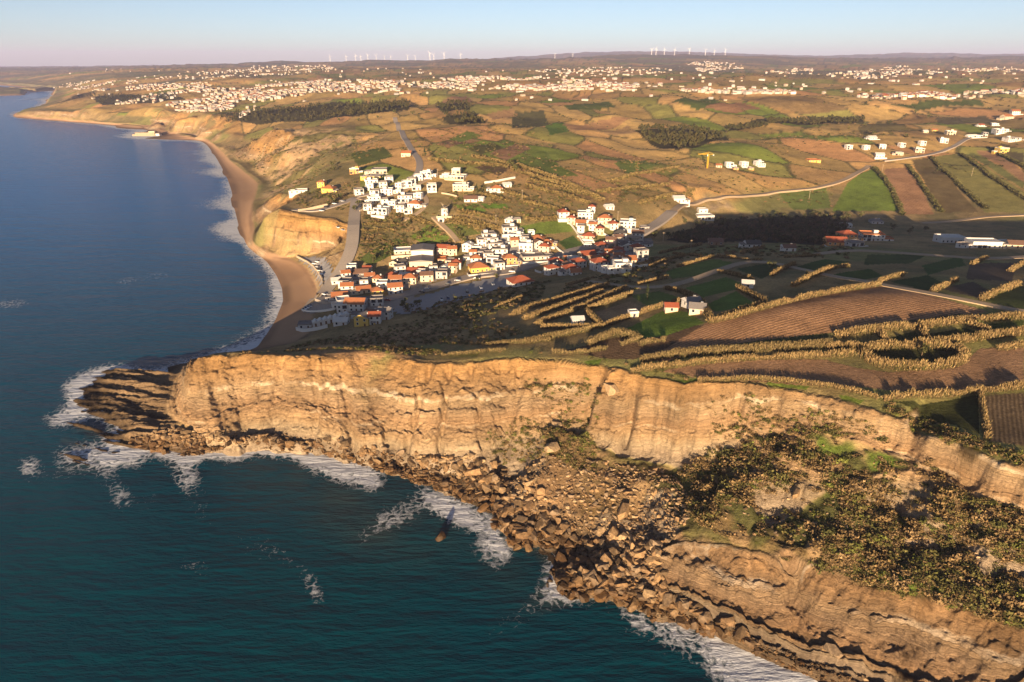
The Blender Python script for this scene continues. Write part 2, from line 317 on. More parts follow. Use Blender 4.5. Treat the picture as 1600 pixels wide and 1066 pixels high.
def plain(name, col, var=.18, scale=3., rough=.85, spec=.15, bump=0, metal=0):
    b = NB(name); p = b.n('NewGeometry').outputs['Position']
    f = b.noise(p, scale, 5, .6); b.put(b.b.inputs['Base Color'], b.mix(f, g3([c*(1-var) for c in col]), g3([min(1, c*(1+var)) for c in col])))
    b.b.inputs['Roughness'].default_value = rough; b.b.inputs['Specular IOR Level'].default_value = spec; b.b.inputs['Metallic'].default_value = metal
    if bump: b.bump(f, .6, bump)
    return b.m
# ------------------------------------------------------------------ ground material
def ground_mat():
    b = NB('ground'); P = b.n('NewGeometry').outputs['Position']
    col = b.attr('Col').outputs['Color']; cl = b.attr('cliff').outputs['Fac']; st = b.attr('strata').outputs['Fac']
    fu = b.attr('furrow').outputs['Fac']; fm = b.attr('furm').outputs['Fac']; sand = b.attr('sand').outputs['Fac']
    n1 = b.noise(P, .9, 6, .65); n2 = b.noise(P, .09, 6, .65); n3 = b.noise(P, 4.0, 4, .7)
    v = b.mapr(b.math('ADD', b.math('MULTIPLY', n1, .55), b.math('MULTIPLY', n2, .45)), .3, .7, .45, 1.55)
    v = b.mix(sand, v, 1.0)
    g = b.mix(1.0, col, v, 'MULTIPLY')
    # furrows
    w = b.math('SINE', b.math('ADD', fu, b.math('MULTIPLY', n2, 3.0)))
    w = b.mapr(w, -1, 1, .62, 1.22)
    g = b.mix(fm, g, b.mix(1.0, g, w, 'MULTIPLY'))
    # layered rock
    wob = b.math('ADD', st, b.mapr(b.noise(b.vmul(P, (.22, .22, .22)), 1.0, 5, .6), 0, 1, -1.5, 1.5))
    f = b.mapr(wob, -32, 18)
    rock = b.ramp(f, [(0, (.24,.17,.105)), (.12, (.34,.26,.18)), (.22, (.47,.37,.26)), (.30, (.37,.28,.19)), (.36, (.50,.38,.24)), (.42, (.46,.31,.17)), (.50, (.41,.26,.14)), (.575, (.45,.31,.18)), (.615, (.46,.32,.18)),
                     (.65, (.44,.29,.155)), (.76, (.48,.285,.125)), (.84, (.56,.325,.13)), (.93, (.57,.335,.12)), (1, (.46,.27,.11))])
    bedm = b.math('MULTIPLY', b.mapr(wob, -1.15, -.75), b.mapr(wob, .25, .75, 1, 0)); bedm = b.math('MULTIPLY', bedm, b.mapr(b.noise(b.vmul(P, (.045, .045, .12)), 1.0, 4, .6), .44, .56))
    bed2 = b.math('MULTIPLY', b.mapr(wob, -8.9, -8.6), b.mapr(wob, -8.2, -7.8, 1, 0)); bed2 = b.math('MULTIPLY', bed2, b.mapr(b.noise(b.vmul(P, (.06, .06, .2)), 1.3, 4, .6), .48, .6, 0, .6))
    rock = b.mix(b.math('MAXIMUM', bedm, bed2), rock, (.74, .58, .39, 1))
    thin = b.n('CombineXYZ'); b.put(thin.inputs[2], wob)
    bands = b.noise(thin.outputs[0], 1.25, 5, .8)
    bands = b.mapr(bands, .32, .68, .62, 1.28)
    streak = b.mapr(b.noise(b.vmul(P, (.55, .55, .05)), 1.0, 5, .7), .3, .7, .84, 1.1)
    blot = b.mapr(b.noise(P, .06, 6, .65), .32, .68, .62, 1.22)
    rock = b.mix(1.0, b.mix(1.0, rock, bands, 'MULTIPLY'), b.mix(1.0, streak, blot, 'MULTIPLY'), 'MULTIPLY')
    dk = b.mapr(b.noise(b.vmul(P, (.5, .5, .22)), 1.0, 6, .7), .57, .66)
    rock = b.mix(b.math('MULTIPLY', dk, .55), rock, (.12, .085, .05, 1))
    lo = b.attr('lower').outputs['Fac']; gb = b.mapr(b.noise(P, .12, 5, .65), .42, .6)
    rock = b.mix(lo, rock, b.mix(1.0, rock, b.mix(gb, (.88, .86, .88, 1), (.46, .46, .50, 1)), 'MULTIPLY'))
    g = b.mix(cl, g, rock)
    b.put(b.b.inputs['Base Color'], g); b.b.inputs['Roughness'].default_value = .95; b.b.inputs['Specular IOR Level'].default_value = .06
    hb = b.math('ADD', b.math('MULTIPLY', n1, 1.0), b.math('MULTIPLY', n3, .35))
    hb = b.math('ADD', hb, b.math('MULTIPLY', b.math('MULTIPLY', streak, cl), .8))
    hb = b.math('ADD', hb, b.math('MULTIPLY', b.math('MULTIPLY', bands, cl), 1.5))
    hb = b.math('ADD', hb, b.math('MULTIPLY', b.math('MULTIPLY', w, fm), .25))
    b.bump(hb, b.mix(sand, (.95, .95, .95, 1), (.25, .25, .25, 1)), .8)
    return b.m
# ------------------------------------------------------------------ land cover
SCRUB = (.26,.19,.085); DRY = (.38,.265,.12); GREEN = (.15,.20,.042); PASTURE = (.21,.21,.07); PLOUGH = (.20,.118,.066); OCHRE = (.33,.20,.09); OLIVE = (.17,.15,.065); SAND = (.40,.25,.145)
DARKG = (.05,.06,.02); TAN = (.36,.24,.125)
# fields: outline in the picture, colour, furrow direction (two picture points) and spacing
FIELDS = [
 # plateau, front
 ([(1000,560),(1040,540),(1090,512),(1150,485),(1230,465),(1300,452),(1372,446),(1470,466),(1545,487),(1500,497),(1440,505),(1380,512),(1300,520),(1200,531),(1100,545),(1040,566)], (.36,.205,.11), ((1060,535),(1372,455)), 2.6),
 ([(1040,566),(1100,545),(1200,531),(1300,520),(1290,532),(1180,545),(1100,556)], (.10,.10,.035), None, 0),
 ([(880,548),(950,530),(1010,520),(1060,512),(1100,508),(1040,545),(990,562),(940,560)], (.13,.085,.05), ((890,548),(1090,510)), 2.4),
 ([(1030,580),(1110,566),(1200,562),(1290,562),(1340,575),(1390,582),(1500,572),(1530,545),(1600,540),(1600,602),(1540,606),(1400,612),(1350,605),(1250,602),(1150,596),(1090,590)], (.29,.175,.10), ((1040,578),(1340,590)), 1.7),
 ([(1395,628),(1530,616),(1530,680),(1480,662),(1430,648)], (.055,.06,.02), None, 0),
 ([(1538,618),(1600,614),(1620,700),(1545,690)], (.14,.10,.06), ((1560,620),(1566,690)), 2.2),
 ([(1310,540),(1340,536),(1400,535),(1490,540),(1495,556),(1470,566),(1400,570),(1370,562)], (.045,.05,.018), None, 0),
 ([(1395,527),(1430,517),(1440,530),(1400,536)], DARKG, None, 0), ([(1445,522),(1510,512),(1530,520),(1460,530)], DARKG, None, 0), ([(1530,508),(1600,500),(1600,520),(1540,522)], (.06,.08,.02), None, 0),
 ([(970,518),(1040,484),(1075,488),(1100,505),(1040,525),(1000,528)], (.15,.22,.035), None, 0),
 ([(1100,478),(1150,455),(1185,478),(1120,487)], (.12,.18,.035), None, 0), ([(1070,450),(1135,433),(1170,448),(1098,465)], (.105,.16,.03), None, 0),
 ([(930,488),(985,471),(1012,484),(945,508)], (.37,.235,.12), None, 0), ([(985,462),(1030,455),(1065,466),(1010,478)], (.13,.165,.035), None, 0),
 ([(1040,424),(1115,405),(1150,412),(1095,430),(1050,436)], (.12,.165,.035), None, 0),([(1150,420),(1215,410),(1230,418),(1190,436)], (.05,.08,.02), None, 0),
 ([(1235,420),(1290,405),(1330,410),(1280,424)], (.055,.095,.02), None, 0),([(1300,430),(1360,420),(1380,432),(1340,440)], (.06,.10,.02), None, 0),([(1390,440),(1450,430),(1480,445),(1460,458)], (.05,.08,.02), None, 0),
 ([(1440,415),(1500,400),(1510,415),(1450,430)], (.05,.10,.02), None, 0),([(1355,398),(1450,398),(1420,412),(1350,414)], (.055,.085,.02), None, 0),
 ([(1515,412),(1590,410),(1580,440),(1510,436)], (.12,.085,.055), None, 0),([(1470,452),(1520,440),(1545,455),(1535,468)], (.12,.09,.06), ((1480,455),(1530,466)), 3), ([(1535,470),(1600,445),(1600,485)], (.05,.065,.02), None, 0),
 ([(1395,505),(1500,490),(1560,492),(1600,500)], (.10,.085,.04), None, 0),
 ([(640,556),(690,553),(750,550),(745,557),(660,563)], (.13,.17,.03), None, 0), ([(914,565),(940,561),(934,585),(918,592)], (.13,.18,.03), None, 0), ([(1030,598),(1100,591),(1092,603),(1042,606)], (.13,.17,.03), None, 0), ([(1195,597),(1265,604),(1260,609),(1200,603)], (.13,.17,.03), None, 0), ([(1310,616),(1350,626),(1340,634),(1315,626)], (.13,.17,.03), None, 0),
 # valley side, right
 ([(1300,330),(1325,285),(1365,262),(1400,290),(1405,330)], (.15,.205,.035), None, 0), ([(1380,265),(1420,262),(1460,335),(1408,335)], (.36,.20,.105), ((1395,264),(1432,335)), 2.5),
 ([(1425,250),(1460,247),(1500,300),(1530,332),(1470,332)], (.15,.11,.05), None, 0), ([(1460,245),(1500,240),(1600,300),(1600,332),(1540,332),(1490,285)], (.23,.205,.065), None, 0),
 ([(1505,242),(1520,238),(1600,285),(1600,296)], (.17,.17,.055), None, 0), ([(1525,236),(1550,235),(1600,270),(1600,284)], (.33,.19,.10), None, 0), ([(1555,234),(1600,240),(1600,262)], (.12,.10,.05), None, 0),
 ([(1215,300),(1290,292),(1300,325),(1240,328)], (.145,.18,.045), None, 0),
 # hillside over the village
 ([(560,405),(600,380),(625,372),(640,385),(610,400),(580,415)], (.09,.115,.03), None, 0), ([(640,370),(670,350),(700,368),(705,380),(660,380)], (.14,.19,.035), None, 0),
 ([(712,320),(745,318),(760,330),(720,335)], (.13,.20,.035), None, 0), ([(750,318),(790,318),(795,326),(760,326)], (.13,.215,.035), None, 0),
 ([(795,358),(860,345),(890,345),(895,362),(830,368)], (.145,.195,.04), None, 0), ([(872,378),(895,368),(912,382),(885,390)], (.06,.10,.025), None, 0),
 ([(690,350),(740,350),(755,365),(715,370)], (.11,.125,.035), None, 0),
 ([(790,255),(840,240),(870,255),(830,268)], (.14,.185,.04), None, 0), ([(800,248),(850,236),(880,262),(905,275),(850,275)], (.15,.185,.04), None, 0),
 ([(545,240),(600,230),(615,245),(560,260)], (.095,.11,.03), None, 0), ([(740,262),(770,255),(800,262),(780,275)], (.13,.09,.05), None, 0),
 # country beyond
 ([(680,225),(730,212),(750,220),(700,232)], (.30,.17,.09), None, 0), ([(765,240),(810,225),(830,232),(790,252)], (.32,.18,.095), None, 0),([(700,218),(730,205),(755,212),(720,222)], (.15,.185,.04), None, 0),
 ([(730,232),(770,222),(790,232),(750,242)], (.13,.12,.04), None, 0),([(850,195),(880,192),(890,205),(860,212)], (.10,.16,.03), None, 0),
 ([(880,195),(950,185),(990,185),(960,200),(900,205)], (.35,.20,.10), None, 0), ([(930,205),(980,196),(1000,205),(960,212)], (.38,.24,.11), None, 0), ([(800,175),(850,172),(860,195),(800,200)], (.09,.085,.04), None, 0),
 ([(1050,160),(1110,152),(1150,165),(1090,172)], (.09,.115,.03), None, 0), ([(1100,168),(1150,160),(1190,170),(1150,178)], (.30,.165,.085), None, 0), ([(1150,150),(1250,150),(1330,170),(1260,180),(1190,165)], (.24,.16,.07), None, 0),
 ([(880,165),(950,158),(960,168),(890,172)], (.09,.11,.03), None, 0), ([(690,160),(730,150),(745,160),(700,166)], (.30,.17,.09), None, 0), ([(760,178),(800,170),(810,182),(770,188)], (.33,.20,.10), None, 0),
 ([(960,255),(1010,250),(1030,258),(980,272)], (.145,.18,.045), None, 0), ([(1340,200),(1370,190),(1400,192),(1420,205),(1350,212)], (.15,.12,.05), None, 0),
 ([(1390,163),(1530,156),(1540,165),(1430,172)], (.09,.11,.03), None, 0),([(1460,185),(1540,180),(1560,190),(1480,195)], (.15,.12,.06), None, 0),
]
ROADS = [  # picture points, half width (m), colour
 ('coast_road', [(505,462),(517,446),(530,427),(543,405),(550,385),(552,362),(554,335),(557,310)], 4.6, 'tar'),
 ('hill_road', [(557,308),(585,302),(620,290),(645,280),(656,268),(656,250),(645,238),(636,222),(628,208),(622,195),(617,184)], 3.4, 'tar'),
 ('cliff_lane', [(556,309),(535,318),(510,326),(487,331),(460,328)], 3.5, 'tar'),
 ('village_street', [(503,468),(520,472),(560,468),(600,470),(640,458),(690,445),(735,432),(790,427),(830,415),(870,402),(905,390),(950,384),(1000,370),(1030,352),(1050,335)], 5, 'tar'),
 ('valley_road', [(1050,335),(1075,320),(1100,314),(1140,309),(1190,303),(1240,298),(1290,292),(1330,278),(1358,259)], 3.2, 'track'),
 ('windmill_lane', [(716,380),(706,366),(690,352),(678,340)], 2.2, 'track'),
 ('field_road', [(920,441),(960,446),(1000,450),(1040,449),(1080,440),(1120,425),(1150,414),(1180,410),(1215,412),(1250,421),(1300,433),(1350,440),(1400,450),(1450,459),(1520,472),(1600,488)], 2.3, 'track'),
 ('terrace_street', [(812,420),(795,400),(782,385),(775,372)], 4, 'tar'),
 ('valley_lane', [(1275,398),(1340,392),(1400,396),(1470,401),(1540,406),(1610,402)], 2.4, 'track'),
 ('estate_road', [(1380,252),(1420,248),(1470,238),(1500,225),(1530,210)], 3, 'tar'),
 ('hill_lane', [(657,300),(668,312),(664,325),(650,335),(630,345)], 2.0, 'track'),
 ('house_lane', [(560,310),(585,318),(610,308),(645,292),(680,275)], 2.4, 'track'),
 ('far_valley_lane', [(1440,349),(1490,346),(1530,340),(1610,336)], 2.6, 'track'),
]
def voronoi_fields(X, Y, seed=5):
    ang = .35*np.sin(X/900+1)+.3*np.sin(Y/700); c, s = np.cos(ang), np.sin(ang)
    wx = fbm(X/260, Y/260, 2, 101)*40; wy = fbm(X/260, Y/260, 2, 103)*40
    S = 62*np.where(Y > 1600, 1.6, 1.0)
    u = ((X+wx)*c+(Y+wy)*s)/(S*1.0); v = (-(X+wx)*s+(Y+wy)*c)/(S*1.9)
    iu = np.floor(u); iv = np.floor(v); d1 = np.full(X.shape, 9.); d2 = d1.copy(); idn = np.zeros(X.shape)
    for a in (-1, 0, 1):
        for b_ in (-1, 0, 1):
            ju = iu+a; jv = iv+b_
            du = ju+.1+.8*_h(ju, jv, seed)-u; dv = jv+.1+.8*_h(ju, jv, seed+1)-v
            d = np.hypot(du, dv*1.2); rid = _h(ju, jv, seed+2); new = d < d1
            d2 = np.where(new, d1, np.minimum(d2, d)); idn = np.where(new, rid, idn); d1 = np.where(new, d, d1)
    return idn, (d2-d1)*S
FIELDPAL = np.array([SCRUB, (.44,.28,.13), PASTURE, DRY, (.41,.235,.125), DRY, SCRUB, GREEN, (.40,.28,.13), (.30,.20,.10), (.45,.29,.14), PASTURE, SCRUB, (.30,.19,.09)])
WOODS = [[(330,180),(420,172),(480,168),(560,162),(640,160),(640,172),(560,182),(480,190),(400,195),(350,192)], [(680,165),(730,160),(735,172),(690,176)], [(690,182),(740,178),(760,192),(720,195)],
         [(990,205),(1040,200),(1110,205),(1140,218),(1060,236),(1020,228)], [(1130,208),(1250,196),(1350,192),(1350,186),(1250,188),(1140,202)], [(140,152),(260,146),(290,156),(160,165)],
         [(1100,350),(1200,338),(1320,335),(1330,352),(1300,385),(1230,380),(1150,378),(1080,380),(1040,375)]]
WOODXY = [GG(p)[:, :2] for p in WOODS]
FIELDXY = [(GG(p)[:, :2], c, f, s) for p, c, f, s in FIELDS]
def landcover(X, Y, Z, cm, bench, sh):
    n = X.size; s1 = fbm(X/35, Y/35, 4, 111); s2 = fbm(X/9, Y/9, 3, 113); s3 = fbm(X/120, Y/120, 3, 115)
    def lerp(c, d, t): return c+(np.asarray(d)-c)*t[:, None]
    C = np.tile(np.array(SCRUB), (n, 1))
    C = lerp(C, DRY, ss(0, .35, s1+.5*s2)*.8); C = lerp(C, PASTURE, ss(.05, .3, s3+.4*s1)*.8); C = lerp(C, OLIVE, ss(.08, .3, -s1+s2*.6)*.7)
    idn, ed = voronoi_fields(X, Y); zone = ss(560, 680, Y)*ss(18, 26, Z)*(1-ss(.1, .4, cm))
    FC = FIELDPAL[(idn*len(FIELDPAL)*.999).astype(int)]
    zone = zone*np.where(X/Y < -.22, ss(1000, 1300, Y), 1)
    FC = FC*np.array([1.06, .98, .80])*(1.12+.25*_h(np.floor(idn*9999), np.floor(idn*777), 3))[:, None]
    C = C+(FC-C)*(zone*.9)[:, None]
    C = lerp(C, (.075,.075,.035), ss(4.5, 1.5, ed)*zone*.8)
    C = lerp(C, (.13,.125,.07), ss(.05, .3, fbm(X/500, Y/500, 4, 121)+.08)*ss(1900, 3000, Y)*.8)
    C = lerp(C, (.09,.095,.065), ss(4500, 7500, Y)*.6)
    er = samp(ERODE, X, Y); C = lerp(C, (.44,.30,.165), er*ss(-.12, .12, s1+s2+.12)); C = lerp(C, (.15,.13,.05), er*ss(.08, .2, fbm(X/40, Y/40, 3, 123)))
    furrow = np.zeros(n); furm = np.zeros(n)
    for poly, c, f, sp in FIELDXY:
        m = inpoly(X, Y, poly)
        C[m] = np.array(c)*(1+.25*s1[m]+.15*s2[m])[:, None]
        if f:
            a, b_ = GG(f)[:, :2]; d = (b_-a)/np.linalg.norm(b_-a); furrow[m] = (-(X[m]-a[0])*d[1]+(Y[m]-a[1])*d[0])*2*math.pi/(sp*.55); furm[m] = .8
    for poly in WOODXY:
        C[inpoly(X, Y, poly)] = (.05,.045,.022)
    # slump slope in front of the cliffs: soil, dry scrub, grass
    b = np.clip(bench*1.4, 0, 1); soil = lerp(np.tile(np.array((.33,.21,.11)), (n, 1)), (.19,.12,.065), ss(-.1, .2, s2+s1))
    east = ss(20, 75, X+.25*(Y-180)+18*s1)
    sc = lerp(np.tile(np.array((.15,.105,.048)), (n, 1)), (.085,.085,.03), ss(-.05, .2, s1-.6*s2))
    sc = lerp(sc, (.10,.14,.025), ss(.12, .3, fbm(X/14, Y/14, 3, 131))*ss(60, 110, X)); sc = lerp(sc, TAN, ss(.17, .3, fbm(X/11, Y/11, 3, 133))*.8)
    soil = soil+(sc-soil)*east[:, None]
    soil = lerp(soil, (.15,.10,.045), ss(.1, .28, fbm(X/16, Y/16, 4, 135))*(1-east))
    C = C+(soil-C)*b[:, None]
    # top of the point: orange sandy ground
    tip = ss(12, -60, X+12*s1)*ss(360, 300, Y)*ss(12, 20, Z)
    C = lerp(C, (.33,.20,.10), tip*ss(-.15, .15, s1+s2))
    # foreshore
    near = ss(420, 340, Y+.3*np.abs(X)*0)
    shore = near*ss(7.5, 5, Z); C = lerp(C, (.30,.205,.115), shore); C = lerp(C, (.085,.06,.036), near*ss(7.0, 3.2, Z+1.8*s2)); C = lerp(C, (.19,.13,.075), sh*ss(1.4, 2.6, Z+s2))
    sand = ss(340, 370, Y)*ss(5.2, 4.2, Z)*ss(-.14, -.20, X/Y)
    C = lerp(C, SAND, sand); C = lerp(C, (.20,.125,.075), sand*ss(1.4, .4, Z)); C = lerp(C, (.33,.20,.115), sand*ss(0, .3, s1)*.6)
    cliff = ss(.25, .6, cm+.25*s2)
    cl_veg = ss(.05, .22, fbm(X/20, Y/14, 4, 141)-.10+.12*ss(20, 60, X)*ss(330, 250, Y))*ss(250, 240, Y+0*X)*0
    far_cl = ss(400, 520, Y); cliff = cliff*(1-far_cl*ss(.06, .22, fbm(X/24, Y/24, 3, 143)+.4*s2)*.85)
    return np.clip(C, .004, 1), cliff, sand, furrow, furm
NC, NR = 1030, 690
def build_ground():
    us = np.linspace(-.80, 1.13, NC); cj = (us-U0)/(U1-U0)*(NU-1); i0 = cj.astype(int); f = (cj-i0)[None, :]
    B = BASE[:, i0]*(1-f)+BASE[:, i0+1]*f
    Y = VV[:, None]; slope = (np.maximum(B, -1)-CAM_H)/Y
    vis = slope >= np.maximum.accumulate(slope, axis=0)-2e-4
    _, py = project(us[None, :]*Y, Y, B)
    d = np.abs(np.diff(py, axis=0, prepend=py[:1]))
    dx = F*np.gradient(B, axis=1)/Y
    wgt = d*(vis+.12)*(1+np.clip(np.abs(B*0), 0, 1)); wgt *= np.where(B < -2.5, .02, 1.0); wgt += 2e-3
    wgt = blur(blur(wgt.astype(np.float32), 4, 1), 4, 1)
    cdf = np.cumsum(wgt, axis=0); cdf = (cdf-cdf[:1])/(cdf[-1:]-cdf[:1])
    t = np.linspace(0, 1, NR); lv = np.linspace(V0, V1, NV)
    YY = np.stack([np.exp(np.interp(t, cdf[:, j], lv)) for j in range(NC)], 1)
    XX = us[None, :]*YY; X = XX.ravel(); Yf = YY.ravel()
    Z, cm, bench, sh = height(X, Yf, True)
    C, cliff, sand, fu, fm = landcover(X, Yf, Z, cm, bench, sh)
    a = (np.arange(NR-1)[:, None]*NC+np.arange(NC-1)[None, :]).ravel()
    Q = np.stack([a, a+1, a+NC+1, a+NC], 1)
    Q = Q[(Z[Q].max(1) > -2.2)]
    used = np.zeros(len(X), bool); used[Q] = True; idx = np.cumsum(used)-1; Q = idx[Q]
    me = npmesh('ground', np.stack([X, Yf, Z], 1)[used], Q, ground_mat(), True)
    cattr(me, 'Col', C[used])
    for nm, arr in (('cliff', cliff), ('sand', sand), ('furrow', fu), ('furm', fm), ('strata', strata(X, Yf, Z)), ('lower', samp(LOWER, X, Yf))): fattr(me, nm, arr[used])
    return obj('ground', me, kind='structure', label='coastal hills, fields, cliffs and beach above the sea')
ground = build_ground()
# ------------------------------------------------------------------ sea
FOAMS = [  # extra foam: picture outline
 [(75,655),(110,632),(150,610),(185,592),(205,578),(190,612),(160,640),(120,655)], [(105,605),(125,592),(200,575),(190,590),(150,603)], [(90,712),(150,700),(230,708),(215,722),(150,722)],
 [(25,740),(50,720),(66,718),(55,738),(35,745)], [(420,706),(480,700),(540,720),(600,745),(575,755),(520,745),(460,722)],[(660,765),(720,785),(770,815),(780,850),(755,840),(700,800)],
 [(740,850),(790,845),(800,865),(775,880),(745,868)],[(950,955),(1010,968),(1080,985),(1150,1010),(1200,1040),(1230,1075),(1120,1066),(1040,1020),(990,985)],[(1080,1010),(1180,1035),(1240,1090),(1150,1090),(1090,1050)],
 [(155,745),(175,738),(210,780),(245,770),(240,782),(190,790),(165,765)],[(280,745),(310,740),(320,765),(295,775)],[(298,800),(320,788),(332,810),(310,820)],
 [(370,855),(400,848),(440,865),(480,890),(500,925),(490,940),(470,895),(430,875),(380,865)],[(285,882),(325,880),(330,890),(290,890)],
 [(395,545),(412,525),(428,498),(440,468),(438,450),(425,425),(405,400),(380,378),(362,340),(352,300),(360,296),(368,330),(388,372),(412,395),(435,425),(446,455),(442,485),(420,530)],
 [(345,360),(375,345),(390,395),(365,375)],[(310,338),(330,336),(332,342),(312,342)],[(300,255),(325,242),(340,246),(335,252),(305,257)],[(185,438),(250,426),(270,430),(220,441),(190,444)],[(0,474),(40,466),(70,462),(40,474),(0,480)],[(40,196),(52,194),(52,199),(42,199)],[(160,193),(175,194),(172,198),(160,197)],
 [(285,842),(305,840),(305,850),(288,850)],[(560,850),(600,820),(640,812),(660,790),(640,785),(600,800)],
]
STRONG = {0, 1, 2, 3, 4, 5, 6, 7, 8, 14, 15, 17}
def sea_mat():
    b = NB('sea_water'); P = b.n('NewGeometry').outputs['Position']
    foam = b.attr('foam').outputs['Fac']; shal = b.attr('shallow').outputs['Fac']; wide = b.attr('far').outputs['Fac']
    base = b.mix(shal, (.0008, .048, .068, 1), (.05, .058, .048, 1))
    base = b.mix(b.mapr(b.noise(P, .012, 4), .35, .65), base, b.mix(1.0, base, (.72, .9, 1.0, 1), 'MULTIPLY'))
    base = b.mix(wide, base, (.003, .125, .37, 1))  # far water: blue of the reflected sky put into the base colour
    lace = b.n('TexVoronoi', {'Scale': .32}, feature='DISTANCE_TO_EDGE'); dis = b.n('TexNoise', {'Scale': .25, 'Detail': 4}); b.put(dis.inputs['Vector'], P)
    dv = b.n('VectorMath', operation='MULTIPLY_ADD'); b.put(dv.inputs[0], dis.outputs['Color']); dv.inputs[1].default_value = (7, 7, 0); b.put(dv.inputs[2], b.vmul(P, (1, 1, 0))); b.put(lace.inputs['Vector'], dv.outputs[0])
    l1 = b.mapr(lace.outputs['Distance'], 0, .3, 1, 0)
    nn = b.noise(P, .55, 6, .72)
    f = b.math('ADD', b.math('MULTIPLY', l1, .34), b.math('ADD', b.math('MULTIPLY', nn, .85), b.math('MULTIPLY', b.noise(P, 1.9, 4, .7), .40)))
    f = b.mapr(b.math('ADD', f, b.math('MULTIPLY', foam, 1.0)), 1.14, 1.46)
    col = b.mix(f, base, (.62, .64, .67, 1))
    b.put(b.b.inputs['Base Color'], col); b.put(b.b.inputs['Roughness'], b.mapr(f, 0, 1, .16, .8)); b.b.inputs['IOR'].default_value = 1.33; b.put(b.b.inputs['Specular IOR Level'], b.mapr(wide, 0, 1, .06, .02))
    rot = b.n('Mapping'); rot.inputs['Rotation'].default_value = (0, 0, math.radians(-24)); rot.inputs['Scale'].default_value = (.11, .38, 1); b.put(rot.inputs['Vector'], P)
    w1 = b.noise(rot.outputs[0], 1.0, 5, .62); rot2 = b.n('Mapping'); rot2.inputs['Rotation'].default_value = (0, 0, math.radians(-12)); rot2.inputs['Scale'].default_value = (.018, .075, 1); b.put(rot2.inputs['Vector'], P)
    w2 = b.noise(rot2.outputs[0], 1.0, 3, .5)
    h = b.math('ADD', b.math('MULTIPLY', w1, 1.0), b.math('MULTIPLY', w2, 1.8)); h = b.math('ADD', h, b.math('MULTIPLY', f, .25))
    b.bump(h, .95, 1.6)
    return b.m
def build_sea():
    nc, nr = 620, 640
    us = np.linspace(-1.25, 1.25, nc); Yr = np.exp(np.linspace(math.log(46), math.log(25500), nr))
    # rows equally spaced on the sight angle near, then logarithmic
    YY, UU = np.meshgrid(Yr, us, indexing='ij'); X = (UU*YY).ravel(); Y = YY.ravel()
    D = height(X, Y)
    d = -D; nz = fbm(X/16, Y/16, 3, 151); beach = ss(340, 420, Y)*ss(-.2, -.24, X/Y)
    big_ = fbm(X/38, Y/38, 3, 153); foam = ss(5.2, -.2, d+3.0*nz)*np.clip(.46+1.2*big_, .08, .85)*ss(700, 500, Y)*(1-.45*beach)+ss(1.2, .0, d+nz*.8)*np.clip(.4+.6*big_, .1, .6)+beach*ss(3.2, .6, d+2.0*nz)*.45
    for fi, p in enumerate(FOAMS):
        q = np.array([U(x, y, 0)[:2] for x, y in p]); c = q.mean(0); sc = np.hypot(*(q-c).T).mean()
        big = c+(q-c)*1.18
        m = inpoly(X+nz*sc*.25, Y+nz*sc*.25, big); foam[m] = np.maximum(foam[m], (.66 if fi in STRONG else .36)+.34*(nz[m]+.3))
    q = np.array([U(x, y, 0)[:2] for x, y in [(330,715),(430,708),(520,730),(640,775),(720,815),(760,860),(850,885),(840,900),(720,880),(600,840),(480,790),(380,770),(340,750)]])
    foam = soft(foam.reshape(nr, nc).astype(np.float32), 2).ravel(); foam += .22*nz*ss(.05, .3, foam)
    sh_ = inpoly(X+nz*8, Y+nz*8, q).astype(float)*.8
    sh_ = soft(sh_.reshape(nr, nc).astype(np.float32), 7).ravel(); shal = np.clip(sh_*(.6+.8*nz)+ss(2.5, .3, d)*.6, 0, 1)
    a = (np.arange(nr-1)[:, None]*nc+np.arange(nc-1)[None, :]).ravel(); Q = np.stack([a, a+1, a+nc+1, a+nc], 1)
    Q = Q[D[Q].min(1) < 2.0]
    V = np.stack([X, Y, 0*X], 1)
    # the sea goes on round the back and to the sides
    e = len(V); far = 25500; XL = 1.25
    ex = np.array([(-XL*46, 46, 0), (XL*46, 46, 0), (XL*far, far, 0), (-XL*far, far, 0), (-40000, far, 0), (40000, far, 0), (-40000, -9000, 0), (40000, -9000, 0)], float)
    V = np.concatenate([V, ex]); Q = np.concatenate([Q, np.array([[e+6, e+7, e+1, e], [e+6, e, e+3, e+4], [e+1, e+7, e+5, e+2]])])
    used = np.zeros(len(V), bool); used[Q] = True; idx = np.cumsum(used)-1
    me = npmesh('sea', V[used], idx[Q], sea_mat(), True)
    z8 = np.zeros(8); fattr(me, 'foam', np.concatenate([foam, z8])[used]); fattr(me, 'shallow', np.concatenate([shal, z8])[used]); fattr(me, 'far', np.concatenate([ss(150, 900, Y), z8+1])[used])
    return obj('sea', me, kind='structure', label='dark teal sea with white surf along the rocks')
build_sea()
def pxscatter(poly, n, seed, zmin=None, zmax=None):     # n points spread over the ground inside an outline
    g = np.random.default_rng(seed); q = []
    for a, b_ in zip(poly, list(poly[1:])+[poly[0]]): q += [a, ((a[0]+b_[0])/2, (a[1]+b_[1])/2)]
    P = GG(q); Q = np.stack([P[:, 0]/P[:, 1], 1/P[:, 1]], 1); sc = Q.max(0)-Q.min(0)
    c = g.uniform(Q.min(0), Q.max(0), (n*5, 2)); c = c[inpoly(c[:, 0], c[:, 1], Q)][:n]
    Y = 1/c[:, 1]; X = c[:, 0]*Y; p = np.stack([X, Y, height(X, Y)], 1)
    if zmin is not None: p = p[p[:, 2] > zmin]
    if zmax is not None: p = p[p[:, 2] < zmax]
    return p
